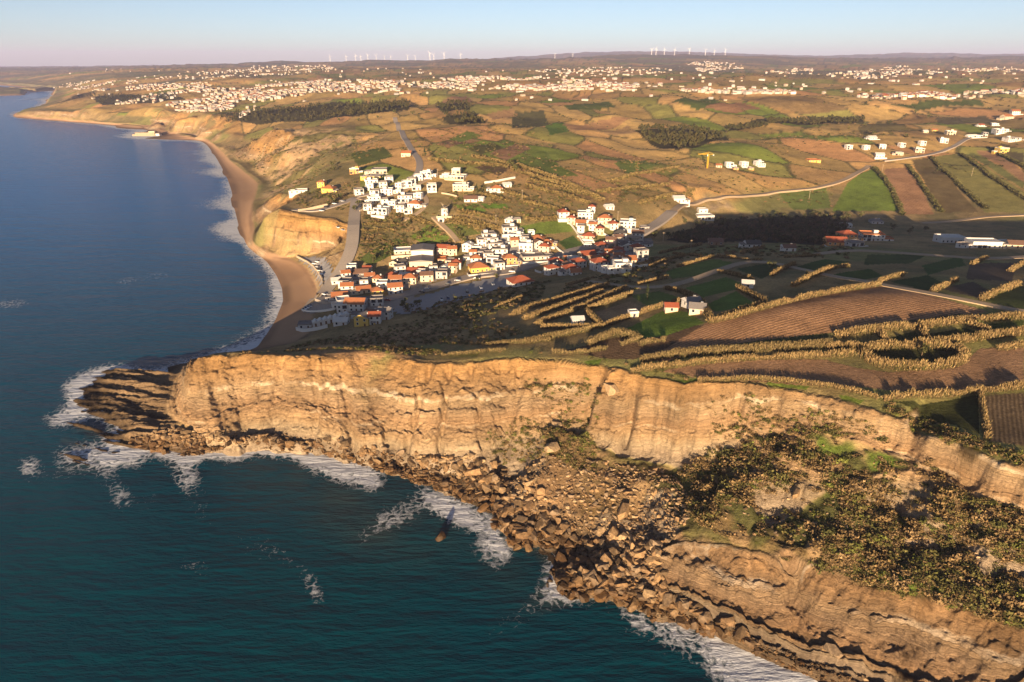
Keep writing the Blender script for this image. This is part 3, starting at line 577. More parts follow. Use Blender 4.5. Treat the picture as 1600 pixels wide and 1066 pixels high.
# ------------------------------------------------------------------ roads, paved ground, walls
M_TAR = plain('asphalt', (.31,.265,.225), .25, .8, .9); M_TRACK = plain('dirt_track', (.36,.27,.18), .25, .8, .95); M_PAVE = plain('paving', (.28,.27,.27), .2, .6, .9)
M_WHITE = plain('white_plaster', (.62,.60,.56), .06, .7, .85); M_STONEW = plain('stone_wall', (.42,.34,.24), .3, .9, .9)
def polyline(P, step):
    P = np.asarray(P, float); seg = np.hypot(*np.diff(P[:, :2], axis=0).T); s = np.concatenate([[0], np.cumsum(seg)])
    n = max(2, int(s[-1]/step)+1); t = np.linspace(0, s[-1], n)
    return np.stack([np.interp(t, s, P[:, k]) for k in range(P.shape[1])], 1)
def smoothline(P, it=2):
    for _ in range(it):
        q = [P[0]]
        for a, b_ in zip(P[:-1], P[1:]): q += [a*.75+b_*.25, a*.25+b_*.75]
        P = np.array(q+[P[-1]])
    return P
def normals2(P):
    d = np.gradient(P[:, :2], axis=0); d /= np.linalg.norm(d, axis=1)[:, None]+1e-9; return np.stack([-d[:, 1], d[:, 0]], 1)
def strip(name, px, hw, mat, lift=.3, ymin=0, **kw):
    P = smoothline(GG(px, ymin)[:, :2]); P = polyline(P, 3.0); N = normals2(P); rows = []
    off = [-1, -.5, 0, .5, 1]
    for o in off:
        Q = P+N*hw*o; rows.append(Q)
    H = np.stack([height(Q[:, 0], Q[:, 1]) for Q in rows], 0); zc = np.maximum.reduce(H)
    k = np.ones(5)/5; zc = np.convolve(np.pad(zc, 2, 'edge'), k, 'valid')
    zc = np.maximum(zc, H.max(0)-.2)+lift
    V = np.concatenate([np.stack([Q[:, 0], Q[:, 1], zc], 1) for Q in rows]+[np.stack([rows[0][:, 0], rows[0][:, 1], zc-2], 1), np.stack([rows[-1][:, 0], rows[-1][:, 1], zc-2], 1)])
    n = len(P); Q = []
    order = [5, 0, 1, 2, 3, 4, 6]
    for a, b_ in zip(order[:-1], order[1:]):
        i = np.arange(n-1); Q.append(np.stack([a*n+i, b_*n+i, b_*n+i+1, a*n+i+1], 1))
    return obj(name, npmesh(name, V, np.concatenate(Q), mat, False), **kw)
for nm, px, hw, kind in ROADS: strip(nm, px, hw, M_TAR if kind == 'tar' else M_TRACK, kind='structure')
def patch(name, px, mat, step=3.0, lift=.35, **kw):
    P = GG(px)[:, :2]; x0, y0 = P.min(0); x1, y1 = P.max(0)
    gx = np.arange(x0-step, x1+step, step); gy_ = np.arange(y0-step, y1+step, step); X, Y = np.meshgrid(gx, gy_)
    Z = height(X.ravel(), Y.ravel())+lift; m = inpoly(X, Y, P); ny, nx = X.shape
    a = (np.arange(ny-1)[:, None]*nx+np.arange(nx-1)[None, :]); mm = (m[:-1, :-1] | m[1:, 1:] | m[1:, :-1] | m[:-1, 1:])
    a = a[mm].ravel(); Q = np.stack([a, a+1, a+nx+1, a+nx], 1); V = np.stack([X.ravel(), Y.ravel(), Z], 1)
    used = np.zeros(len(V), bool); used[Q] = True; idx = np.cumsum(used)-1
    return obj(name, npmesh(name, V[used], idx[Q], mat), **kw)
patch('car_park', [(618,482),(650,468),(700,452),(760,438),(800,430),(815,436),(780,452),(720,468),(660,485),(628,492)], M_PAVE, kind='structure')
patch('seafront_square', [(473,482),(500,455),(512,452),(535,470),(560,478),(600,474),(640,462),(650,470),(610,484),(560,486),(520,482),(490,490)], M_TAR, kind='structure')
patch('beach_car_park', [(470,403),(490,404),(512,414),(516,432),(508,446),(500,430),(488,414)], M_PAVE, kind='structure')
patch('village_yard', [(730,400),(760,380),(790,372),(840,392),(862,402),(815,424),(760,428),(735,424)], M_PAVE, step=2.5, kind='structure')
patch('village_lanes', [(600,440),(690,420),(700,430),(640,452)], M_TAR, kind='structure')
def wall(name, px, h, t, mat, label, ymin=0):
    P = polyline(smoothline(GG(px, ymin)[:, :2], 1), 3.0); N = normals2(P); z = height(P[:, 0], P[:, 1]); n = len(P)
    A = P+N*t/2; B = P-N*t/2
    V = np.concatenate([np.c_[A, z-1], np.c_[A, z+h], np.c_[B, z+h], np.c_[B, z-1]]); i = np.arange(n-1)
    Q = np.concatenate([np.stack([k*n+i, (k+1)*n+i, (k+1)*n+i+1, k*n+i+1], 1) for k in range(3)]+[np.array([[0, n, 2*n, 3*n], [4*n-1, 3*n-1, 2*n-1, n-1]])])
    obj(name, npmesh(name, V, Q, mat), label=label, category='wall')
wall('sea_wall', [(464,402),(486,412),(500,428),(506,446),(500,462),(484,476),(472,486)], 1.6, .8, M_STONEW, 'long pale stone sea wall curving above the small beach')
wall('promenade_wall', [(472,486),(488,489),(510,487),(524,484)], 1.3, .6, M_WHITE, 'white parapet wall round the seafront square above the huts')
wall('garden_wall', [(886,346),(897,358),(903,368),(911,381)], 1.6, .5, M_WHITE, 'white wall running downhill left of the red roofed hillside house')
wall('garden_wall', [(917,352),(935,362),(952,372),(962,378)], 1.6, .5, M_WHITE, 'white wall slanting down right of the red roofed hillside house')
wall('garden_wall', [(865,383),(872,391),(880,397)], 1.5, .5, M_WHITE, 'short white wall right of the two orange houses')
wall('garden_wall', [(985,417),(1000,418),(1012,416)], 1.5, .5, M_WHITE, 'low white wall at the eastern end of the shaded village')
wall('garden_wall', [(836,424),(848,428),(850,421)], 1.3, .5, M_WHITE, 'short white wall beside the main street in village shade')
wall('garden_wall', [(562,331),(585,320),(600,312)], 1.4, .5, M_STONEW, 'cream roadside wall below the white hillside houses')
wall('garden_wall', [(466,331),(490,327),(513,322)], 2.2, .6, M_STONEW, 'cream retaining wall along the cliff lane above the bluff')
wall('garden_wall', [(690,303),(703,305),(714,308)], 1.4, .5, M_STONEW, 'cream wall on the green slope above the windmill')
wall('garden_wall', [(757,287),(780,284),(805,279)], 1.8, .5, M_WHITE, 'white boundary wall behind the orange roofed hill house')
wall('garden_wall', [(463,516),(476,519),(492,517),(512,512)], 2.0, .6, M_WHITE, 'white wall in front of the beach huts in cliff shade')
# ------------------------------------------------------------------ houses
def boxes_mesh(name, boxes, mat=None):
    V = []; Q = []
    for x0, x1, y0, y1, z0, z1 in boxes:
        o = len(V); V += [(x0,y0,z0),(x1,y0,z0),(x1,y1,z0),(x0,y1,z0),(x0,y0,z1),(x1,y0,z1),(x1,y1,z1),(x0,y1,z1)]
        Q += [(o+a, o+b_, o+c, o+d) for a, b_, c, d in ((0,3,2,1),(4,5,6,7),(0,1,5,4),(1,2,6,5),(2,3,7,6),(3,0,4,7))]
    return npmesh(name, V, Q, mat)
WALLC = {'white': (.56,.545,.52), 'cream': (.58,.48,.34), 'yellow': (.58,.40,.10), 'orange': (.58,.30,.11), 'pink': (.62,.40,.30), 'grey': (.42,.40,.38), 'beige': (.56,.46,.34), 'brown': (.25,.17,.11), 'stone': (.34,.27,.18)}
ROOFC = {'red': (.30,.085,.045), 'orange': (.37,.145,.065), 'brown': (.17,.10,.07), 'grey': (.21,.19,.18), 'white': (.56,.54,.51), 'dark': (.08,.075,.07)}
MW = {k: plain('wall_'+k, c, .07, .9, .85) for k, c in WALLC.items()}; MR = {k: plain('roof_'+k, c, .22, 1.4, .85, bump=.05) for k, c in ROOFC.items()}
M_GLASS = plain('window_glass', (.03,.035,.045), .1, 1, .15, .5); M_FRAME = plain('frame', (.62,.60,.56), .05, 1, .6); M_DOOR = plain('door_wood', (.16,.09,.05), .2, 2, .6)
def window_mesh():
    me = boxes_mesh('window', [(-.55, .55, -.05, .12, 0, 1.3), (-.68, .68, -.09, .05, -.16, -.002), (-.68, -.552, -.08, .1, 0, 1.3), (.552, .68, -.08, .1, 0, 1.3), (-.68, .68, -.08, .1, 1.302, 1.42)])
    me.materials.append(M_GLASS); me.materials.append(M_FRAME); me.polygons.foreach_set('material_index', np.repeat([0, 1, 1, 1, 1], 6).astype(np.int32)); return me
WIN = window_mesh(); DOOR = boxes_mesh('door', [(-.5, .5, -.06, .1, 0, 2.1)], M_DOOR); CHIM = boxes_mesh('chimney', [(-.4, .4, -.4, .4, 0, 1.5), (-.5, .5, -.5, .5, 1.502, 1.66)], MW['white'])
BIGWIN = boxes_mesh('patio_window', [(-1.3, 1.3, -.05, .12, 0, 2.1)], M_GLASS)
def roof_mesh(kind, w, d, z, mat, pitch=.36, eave=.45, wmat=None):
    a = w/2+eave; b_ = d/2+eave; h = min(a, b_)*pitch*1.35
    if kind == 'flat':        # slab with parapet
        t = .28; return boxes_mesh('roof', [(-w/2+t, w/2-t, -d/2+t, d/2-t, z-.2, z+.02), (-w/2-.05, w/2+.05, -d/2-.05, -d/2+t, z-.2, z+.65), (-w/2-.05, w/2+.05, d/2-t, d/2+.05, z-.2, z+.65), (-w/2-.05, -w/2+t, -d/2+t+.003, d/2-t-.003, z-.2, z+.648), (w/2-t, w/2+.05, -d/2+t+.003, d/2-t-.003, z-.2, z+.648)], mat)
    e = -.18
    if kind == 'hip':
        r = max(0, a-b_) if a > b_ else 0; r2 = max(0, b_-a)
        V = [(-a,-b_,z),(a,-b_,z),(a,b_,z),(-a,b_,z),(-r,-r2,z+h),(r,r2,z+h)]+[(-a,-b_,z+e),(a,-b_,z+e),(a,b_,z+e),(-a,b_,z+e)]
        fs = [(0,1,5,4),(2,3,4,5),(1,2,5,5),(3,0,4,4)] if a > b_ else [(1,2,5,4),(3,0,4,5),(0,1,4,4),(2,3,5,5)]
    else:                     # gable along x, or along y
        if kind == 'gable': V = [(-a,-b_,z),(a,-b_,z),(a,b_,z),(-a,b_,z),(-a,0,z+h),(a,0,z+h)]; fs = [(0,1,5,4),(2,3,4,5),(1,2,5,5),(3,0,4,4)]
        else: V = [(-a,-b_,z),(a,-b_,z),(a,b_,z),(-a,b_,z),(0,-b_,z+h),(0,b_,z+h)]; fs = [(1,2,5,4),(3,0,4,5),(0,1,4,4),(2,3,5,5)]
        V += [(-a,-b_,z+e),(a,-b_,z+e),(a,b_,z+e),(-a,b_,z+e)]
    fs = [tuple(dict.fromkeys(f)) for f in fs]+[(0,6,7,1),(1,7,8,2),(2,8,9,3),(3,9,6,0),(6,9,8,7)]
    me = bpy.data.meshes.new('roof'); me.from_pydata(V, [], fs); me.materials.append(mat)
    if wmat and kind != 'hip': me.materials.append(wmat); me.polygons[2].material_index = 1; me.polygons[3].material_index = 1
    me.update(); return me
ORD = ['first','second','third','fourth','fifth','sixth','seventh','eighth','ninth','tenth','eleventh','twelfth','thirteenth','fourteenth','fifteenth','sixteenth','seventeenth','eighteenth','nineteenth','twentieth']
HOUSES = {
 'around the seafront square': [(525,445,10,1,'gable','white','white'),(549,428,9,2,'flat','white','white'),(573,425,8,1,'gable','white','red'),(562,433,15,1,'gable','white','brown'),(556,443,14,1,'flat','white','grey'),(590,446,9,2,'hip','cream','orange'),(566,459,13,1,'gable','cream','orange'),(588,466,10,2,'hip','yellow','orange'),(529,469,14,1,'gable','grey','orange'),(554,487,17,2,'gable','white','orange'),(588,479,11,2,'flat','white','grey'),(533,489,9,2,'flat','white','white'),(570,475,9,1,'flat','white','grey')],
 'in the shaded row under the cliff': [(475,514,11,1,'flat','white','grey'),(532,509,11,1,'gable','white','white'),(567,510,12,2,'gabley','yellow','grey'),(585,507,9,2,'gable','white','red'),(601,500,10,2,'gable','white','grey'),(556,498,8,1,'flat','white','grey'),(580,496,9,1,'gable','grey','brown')],
 'on the lower street west of the warehouse': [(616,460,13,2,'gable','white','orange'),(617,447,12,2,'gable','white','orange'),(640,445,13,2,'hip','cream','orange'),(648,431,15,1,'gable','cream','red'),(666,441,12,2,'gable','cream','brown'),(616,417,9,1,'gabley','cream','dark'),(631,414,10,1,'hip','white','dark'),(628,399,18,1,'flat','cream','white')],
 'between the warehouse and the lane': [(693,399,13,2,'gable','pink','red'),(690,411,9,1,'flat','cream','orange'),(706,400,9,2,'gable','cream','orange'),(696,424,11,1,'gabley','white','white'),(690,436,11,2,'flat','grey','grey'),(703,413,9,1,'flat','cream','grey')],
 'around the stepped white terraces': [(731,394,10,2,'gabley','white','white'),(745,392,10,1,'flat','white','white'),(739,404,7,2,'gable','white','orange'),(744,414,11,2,'hip','white','orange'),(729,407,7,1,'flat','white','grey'),(747,426,18,1.4,'hip','yellow','orange'),(753,386,9,2,'flat','white','grey'),(770,415,12,2,'flat','white','white'),(763,407,10,2,'flat','white','grey'),(796,414,13,2,'hip','orange','orange')],
 'stepping up the terrace street': [(763,377,14,2,'flat','white','grey'),(768,384,15,2,'flat','white','grey'),(774,392,15,2,'flat','white','grey'),(781,401,16,2,'flat','white','grey')],
 'east of the terrace street': [(796,367,15,2,'flat','white','grey'),(806,379,15,2,'flat','white','white'),(822,395,14,2.5,'flat','white','white'),(820,381,9,2,'flat','white','grey'),(832,408,22,1,'flat','beige','grey'),(840,379,14,1,'hip','orange','orange'),(855,385,13,1,'hip','orange','orange'),(857,406,11,1,'flat','white','grey'),(830,367,5,1,'flat','white','white'),(796,349,9,1,'hip','white','white'),(808,348,6,1,'flat','cream','grey')],
 'in the shaded lower village': [(868,419,13,2,'hip','white','red'),(862,430,11,2,'hip','white','red'),(892,428,14,1.5,'hip','white','red'),(918,409,15,2,'gable','cream','red'),(904,420,13,2,'hip','white','red'),(937,421,14,2,'hip','white','red'),(954,426,12,1,'flat','white','white'),(973,425,14,2,'flat','white','white'),(813,447,20,1,'hip','white','red'),(979,426,8,1,'flat','white','grey')],
 'in the shaded upper village': [(940,393,12,2,'hip','pink','red'),(955,385,11,2,'gable','pink','brown'),(966,381,10,2,'gable','beige','brown'),(931,400,9,1,'flat','pink','grey'),(982,359,18,2,'flat','white','white'),(970,375,14,2,'hip','white','dark'),(997,375,13,2,'gable','white','brown'),(1007,361,10,1,'flat','grey','grey'),(979,394,13,2,'gabley','white','dark'),(997,387,15,1,'flat','white','grey'),(1014,385,10,1,'flat','white','grey'),(988,409,12,2,'flat','white','grey'),(1002,409,11,3,'flat','grey','grey'),(967,402,9,1,'hip','beige','brown')],
 'on the sunny slope above the shaded village': [(915,344,17,2,'flat','white','white'),(946,351,15,2,'hip','cream','orange'),(952,328,10,1,'gable','white','white'),(921,375,14,1,'hip','pink','red'),(919,387,6,1,'flat','white','white'),(937,352,8,1,'flat','cream','white')],
 'near the top of the coast road': [(554,272,13,2,'flat','orange','white'),(592,272,20,1.6,'flat','beige','grey'),(585,280,20,1,'flat','yellow','grey'),(580,291,16,2,'flat','white','white'),(502,293,10,2,'hip','yellow','orange'),(513,301,16,1.5,'hip','yellow','orange'),(469,302,16,1,'flat','white','white')],
 'in the white cluster beside the coast road': [(585,318,14,2,'flat','white','white'),(586,307,12,2,'flat','white','grey'),(604,306,14,2,'flat','white','white'),(604,298,10,1,'flat','white','grey'),(633,316,17,2,'flat','white','grey'),(648,326,15,1.4,'hip','white','orange'),(596,337,16,2,'flat','white','white'),(620,303,9,1,'flat','white','white')],
 'in the white row along the hill lane': [(635,293,12,2,'flat','white','white'),(643,288,11,2,'flat','white','grey'),(653,283,11,2,'flat','white','white'),(666,278,14,2,'flat','white','white'),(697,277,9,1,'flat','white','white')],
 'on the hill behind the windmill': [(714,280,22,1,'flat','cream','white'),(713,276,11,2.6,'flat','cream','white'),(720,299,19,2,'flat','cream','white'),(776,299,15,1,'hip','white','orange'),(792,293,10,1,'gable','white','white'),(735,316,15,1,'gable','white','brown'),(751,315,8,1,'gable','white','white'),(690,348,7,1,'flat','white','white'),(635,245,14,1.5,'gable','cream','orange')],
 'in the new estate on the far hill': [(1327,234,11,2,'flat','white','white'),(1354,234.5,11,2,'flat','white','white'),(1380,233,11,2,'flat','white','white'),(1410,231,10,2,'flat','white','white'),(1442,228,11,2,'flat','white','white'),(1476,224,14,2,'flat','white','white'),(1376,247,14,1.5,'gable','white','white'),(1406,243,13,1.5,'flat','pink','grey'),(1438,239,15,2,'flat','beige','white')],
 'around the crossroads on the far hill': [(1364,218,15,1,'gable','white','white'),(1447,208,9,1,'gable','cream','white'),(1461,206,11,1,'gable','yellow','orange'),(1487,211,16,2,'flat','cream','white'),(1526,215,22,1,'flat','white','white'),(1540,213,9,2,'flat','white','grey'),(1534,198,12,1,'gable','white','red'),(1566,208,24,2,'flat','white','white'),(1584,222,26,2,'flat','white','grey'),(1568,240,17,2.5,'flat','yellow','white'),(1576,187,24,2,'gable','cream','orange'),(1588,179,18,2,'gable','white','orange'),(1556,196,13,1,'flat','white','white')],
 'on the building site by the crane': [(1124,262,9,1,'gable','beige','orange'),(1140,262,12,2,'flat','white','white'),(1163,261,12,2,'flat','white','white'),(1186,260,13,2,'flat','white','white'),(1150,266,8,1,'flat','orange','grey'),(1174,266,8,1,'flat','orange','grey'),(1273,254,20,1,'flat','yellow','orange')],
 'beside the valley road': [(1061,317,15,1.5,'gable','white','white'),(1102,345,22,1.3,'flat','white','white'),(1098,338,12,2.2,'flat','white','white'),(1120,383,14,1,'gable','brown','brown'),(1178,387,14,1,'gable','white','dark'),(1234,393,11,1,'gable','white','brown')],
 'in the shaded valley compound': [(1326,377,17,2,'hip','orange','red'),(1310,384,19,1,'gable','orange','red'),(1366,377,22,2,'flat','white','orange'),(1324,356,14,1,'flat','grey','white'),(1372,350,15,1,'hip','grey','grey'),(1338,385,14,1,'flat','grey','grey')],
 'at the right end of the valley': [(1490,380,25,1.5,'flat','white','white'),(1543,388,27,1.6,'flat','white','white'),(1510,388,10,1,'flat','white','grey'),(1592,388,15,1,'gable','cream','brown'),(1572,383,8,1,'flat','cream','white')],
 'standing alone among the plateau fields': [(903,508,7,1,'gable','white','white'),(1050,488,5.5,1,'gable','pink','red'),(1083,481,9,1,'gable','white','grey'),(1092,491,9,1,'gable','cream','grey'),(1170,451,5,1,'gable','white','white'),(990,497,4,1,'flat','cream','white')],
}
SIZEW = lambda w: 'small' if w < 8.5 else ('long' if w > 16 else '')
KIND = {'flat': 'flat', 'hip': 'hipped', 'gable': 'gabled', 'gabley': 'gabled'}
def add_house(P, w, d, st, roof, wc, rc, rot, label, group, detail=True, floor=2.5):
    root = obj('house', None, label=label, category='house', group=group); root.location = (P[0], P[1], P[2]); root.rotation_euler = (0, 0, rot)
    h = st*floor; d_ = d
    bx = [(-w/2, w/2, -d/2, d/2, -4.0, h)]
    obj('wall', boxes_mesh('wall', bx), root, MW[wc])
    ro = obj('roof', roof_mesh(roof, w, d, h+(.2 if roof == 'flat' else .18), MR[rc], wmat=MW[wc]), root)
    if not detail: return root
    n = max(1, int(w/2.9)); rr = random.Random(int(P[0]*7+P[1]*13))
    for f in range(int(max(1, round(st)))):
        for k in range(n):
            x = -w/2+(k+.5)*w/n; z = f*floor+.95
            if z+1.4 > h: continue
            if f == 0 and k == n//2 and n > 1:
                dd = obj('door', DOOR, root); dd.location = (x, -d/2-.05, 0); continue
            if roof == 'flat' and rr.random() < .3:
                o = obj('patio_window', BIGWIN, root); o.location = (x, -d/2-.04, f*floor+.3)
            else:
                o = obj('window', WIN, root); o.location = (x, -d/2-.04, z)
        for s in (-1, 1):
            if f*floor+2.4 > h: continue
            o = obj('window', WIN, root); o.location = (s*(w/2+.04), rr.uniform(-.15, .1)*d, f*floor+.95); o.rotation_euler = (0, 0, s*math.pi/2)
    if w > 8 and rr.random() < .65:      # lower wing beside the house
        s_ = rr.choice((-1, 1)); aw = w*rr.uniform(.3, .5); ad = d*rr.uniform(.5, .75); ah = floor*(1 if st < 2.6 else 2)*.92
        a_ = obj('annex', boxes_mesh('annex', [(-aw/2, aw/2, -ad/2, ad/2, -4, ah)]), root, MW[wc]); a_.location = (s_*(w/2+aw/2-.02), rr.uniform(-.3, .15)*d, 0)
        obj('roof', roof_mesh('flat', aw, ad, ah+.03, MR[rc if roof == 'flat' else 'grey']), a_); o = obj('window', WIN, a_); o.location = (0, -ad/2-.04, .9)
    if w > 8 and rr.random() < .55:      # yard wall
        f = d*rr.uniform(.35, .6); hw = w*rr.uniform(.5, .75)
        obj('yard_wall', boxes_mesh('yard_wall', [(-hw, hw, -d/2-f, -d/2-f+.25, -3, .9), (-hw, -hw+.25, -d/2-f+.252, -d/2, -3, .9), (hw-.25, hw, -d/2-f+.252, -d/2, -3, .9)]), root, MW[wc if wc in ('white', 'cream') else 'white'])
    if roof != 'flat' and w > 6:
        c = obj('chimney', CHIM, ro); c.location = (w*.27, d*.18, h+.35)
    elif roof == 'flat' and st >= 2 and w > 9:   # stair head on the roof, balcony at the front
        o = obj('roof_room', boxes_mesh('roof_room', [(-1.6, 1.6, -1.5, 1.5, 0, 2.1)], MW[wc]), root); o.location = (w*.2*rr.choice((-1, 1)), d*.15, h+.2)
        o = obj('balcony', boxes_mesh('balcony', [(-w*.22, w*.22, -1.3, 0, -.18, 0), (-w*.22, w*.22, -1.3, -1.18, .002, .9)], MW[wc]), root); o.location = (w*.2*rr.choice((-1, 1)), -d/2-.01, floor*(int(st)-1)+.1)
    return root
def house_village():
    allp = [(a, h) for a, hs in HOUSES.items() for h in hs]; G3 = GG([(h[0], h[1]) for a, h in allp]); k = 0
    for area, hs in HOUSES.items():
        txt = []
        for h in hs:
            px, py, w_, st, roof, wc, rc = h
            sto = {1: 'one-storey', 1.3: 'one-storey', 1.4: 'one-storey', 1.5: 'one-storey', 1.6: 'one-storey', 2: 'two-storey', 2.2: 'two-storey', 2.5: 'two-storey', 2.6: 'two-storey', 3: 'three-storey'}[st]
            txt.append(f"{SIZEW(w_)} {wc} {sto} {KIND[roof]} {rc} roofed house".strip())
        for i, h in enumerate(hs):
            px, py, w_, st, roof, wc, rc = h; same = sorted([g[0] for g, t in zip(hs, txt) if t == txt[i]])
            lab = txt[i]+' '+area
            if len(same) > 1: lab = ORD[same.index(px)]+' from left '+lab
            if len(lab.split()) > 16: lab = lab.replace(' from left', '')
            if len(lab.split()) > 16: lab = lab.replace(' roofed', '')
            rr = random.Random(k*31+5); rot = rr.uniform(-.28, .28)+{'in the shaded lower village': .25, 'around the seafront square': .2, 'stepping up the terrace street': .12}.get(area, 0)
            w_ = w_*(.72 if w_ > 6 else 1); P = G3[k]; d = min(max(w_*.8, 6.5), 11.5); d = d if w_ > 6 else w_*.9
            zs = height(np.array([P[0]-w_/2, P[0]+w_/2, P[0], P[0]]), np.array([P[1], P[1], P[1]+d, P[1]+d/2])); P = P.copy(); P[1] += d/2; P[2] = max(P[2]-.3, zs.mean()-.5)
            FOOT.append((P[0], P[1], max(w_, d)*.62))
            add_house(P, w_, d, st, roof, wc, rc, rot, lab, None); k += 1
FOOT = []
house_village()
# more small houses packed between the others
INFILL = [('by the seafront square', [(520,440),(560,424),(600,440),(606,470),(560,480),(515,478)], 16), ('in the rows west of the lane', [(606,430),(680,408),(716,400),(716,430),(650,452),(610,462)], 18), ('around the white terraces', [(722,396),(760,370),(800,362),(860,380),(862,410),(800,420),(735,424)], 20), ('in the packed shaded quarter', [(862,412),(915,395),(960,372),(1010,352),(1020,384),(1000,412),(930,426),(870,432)], 20), ('in the hillside cluster', [(560,300),(600,285),(660,272),(680,290),(650,330),(600,340),(565,325)], 14), ('below the orange houses', [(870,340),(960,325),(970,352),(930,372),(890,366)], 8)]
def infill():
    pal = [('white', 'orange', 'gable'), ('white', 'red', 'hip'), ('white', 'white', 'flat'), ('cream', 'orange', 'gable'), ('white', 'grey', 'flat'), ('white', 'brown', 'gabley'), ('cream', 'red', 'hip')]
    for ai, (area, poly, n) in enumerate(INFILL):
        c = pxscatter(poly, n*12, 700+ai); got = []; rr = random.Random(ai+3)
        for p in c:
            if len(got) >= n: break
            w_ = rr.uniform(5.5, 8.5); F_ = np.array(FOOT)
            if (np.hypot(F_[:, 0]-p[0], F_[:, 1]-p[1]) < F_[:, 2]*.8+w_*.55).any(): continue
            if any((np.hypot(R[:, 0]-p[0], R[:, 1]-p[1]) < hw+w_*.5).any() for R, hw in ROADPTS): continue
            FOOT.append((p[0], p[1], w_*.62)); got.append((project(*p)[0], p, w_, pal[rr.randrange(len(pal))] if 'hillside cluster' not in area else ('white', rr.choice(('white', 'grey')), 'flat'), rr.choice((1, 2, 2)), rr.uniform(-.3, .4)))
        cnt = {}
        got.sort(key=lambda g: g[0])
        for gx_, p, w_, (wc, rc, rf), st, rot in got:
            base = f"{ {1: 'one-storey', 2: 'two-storey'}[st]} {wc} cottage, {KIND[rf]} {rc} roof, {area}"; k = cnt[base] = cnt.get(base, 0)+1
            tot = sum(1 for q in got if (q[3], q[4]) == ((wc, rc, rf), st)); lab = base if tot == 1 else f'{ORD[k-1]} from left {base}'
            p = p.copy(); p[2] -= .3; add_house(p, w_, w_*rr.uniform(.8, 1.1), st, rf, wc, rc, rot, lab, None)
ROADPTS = [(polyline(smoothline(GG(px)[:, :2]), 5.0), hw) for nm, px, hw, k in ROADS]
# the warehouse
def warehouse():
    P = G(657, 424); r = obj('warehouse', None, label='big grey roofed white warehouse with two roof levels in the village', category='warehouse'); r.location = (P[0], P[1]+13, P[2]-.5); r.rotation_euler = (0, 0, .05); r.scale = (1.3, 1.1, 1.15); FOOT.append((P[0], P[1]+13, 15))
    obj('lower_hall', boxes_mesh('lower_hall', [(-6.2, 6.2, -13, 1, -3, 7.0)]), r, MW['cream']); obj('upper_hall', boxes_mesh('upper_hall', [(-6.0, 6.0, 1.003, 16, -3, 10.5)]), r, MW['white'])
    for nm, y0, y1, z in (('roof', -13.3, .9, 7.0), ('roof', .8, 16.3, 10.5)):
        me = bpy.data.meshes.new(nm); V = [(-6.6, y0, z), (0, y0, z+.9), (6.6, y0, z), (-6.6, y1, z), (0, y1, z+.9), (6.6, y1, z), (-6.6, y0, z-.2), (6.6, y0, z-.2), (-6.6, y1, z-.2), (6.6, y1, z-.2)]
        me.from_pydata(V, [], [(0, 1, 4, 3), (1, 2, 5, 4), (6, 7, 2, 1, 0), (3, 4, 5, 9, 8), (0, 3, 8, 6), (2, 7, 9, 5)]); me.update(); ro = obj(nm, me, r, MR['grey'])
    g = obj('gate', boxes_mesh('gate', [(-2, 2, -13.1, -12.95, 0, 4.2)]), r, M_DOOR)
    for x in (-4.2, 4.2): o = obj('window', WIN, r); o.location = (x, -13.05, 3.2)
warehouse()
infill()
def beach_hut(i, P, n):
    r = obj('beach_hut', None, label=f'small white beach hut under the cliff shade, {ORD[i]} from the left of seven', category='hut', group='white beach huts in a row'); r.location = (P[0], P[1]+2, P[2]); r.rotation_euler = (0, 0, .35); FOOT.append((P[0], P[1]+2, 3))
    obj('wall', boxes_mesh('wall', [(-1.7, 1.7, -2, 2, -3, 2.6)]), r, MW['white']); obj('roof', roof_mesh('gabley', 3.4, 4, 2.7, MR['white'], .5, .25), r); o = obj('door', DOOR, r); o.location = (0, -2.05, 0)
hp = GG([(492+i*8, 511-i*1.9) for i in range(7)])
for i in range(7): beach_hut(i, hp[i], 7)
# ------------------------------------------------------------------ far towns
TOWNS = [('the pale town at the far left headland', [(85,138),(95,129),(180,126),(250,131),(330,132),(330,139),(220,141),(150,143)], 190),
 ('the cliff town left of the pine wood', [(180,164),(230,150),(300,140),(400,138),(420,150),(400,170),(380,184),(345,192),(300,178),(250,166)], 300),
 ('the long bright town across the middle', [(330,146),(420,130),(520,126),(620,128),(620,145),(520,148),(420,158)], 330),
 ('the bright town right of the middle', [(560,136),(650,124),(780,120),(900,124),(1000,132),(990,142),(880,143),(760,140),(660,147)], 520),
 ('the white hamlet on the brown ridge', [(1060,144),(1100,139),(1180,140),(1240,143),(1240,147),(1140,147)], 70),
 ('the street town at the right edge', [(1340,152),(1400,148),(1500,144),(1600,140),(1600,150),(1500,153),(1400,156)], 190),
 ('the hill town upper right', [(1285,120),(1330,110),(1400,104),(1470,108),(1470,116),(1400,118),(1350,124)], 190),
 ('the hilltop village near the turbines', [(1050,104),(1090,96),(1160,100),(1160,108),(1100,112)], 90),
 ('the far right upland villages', [(1480,108),(1600,103),(1600,110),(1500,113)], 90),
 ('the far left upland villages', [(190,125),(300,116),(420,104),(520,102),(520,112),(400,120),(300,124)], 170),
 ('the small upland villages in the middle', [(820,112),(920,104),(1040,108),(1040,118),(900,120)], 90),
 ('the village by the upper right fields', [(1205,112),(1270,106),(1270,112),(1220,116)], 50)]
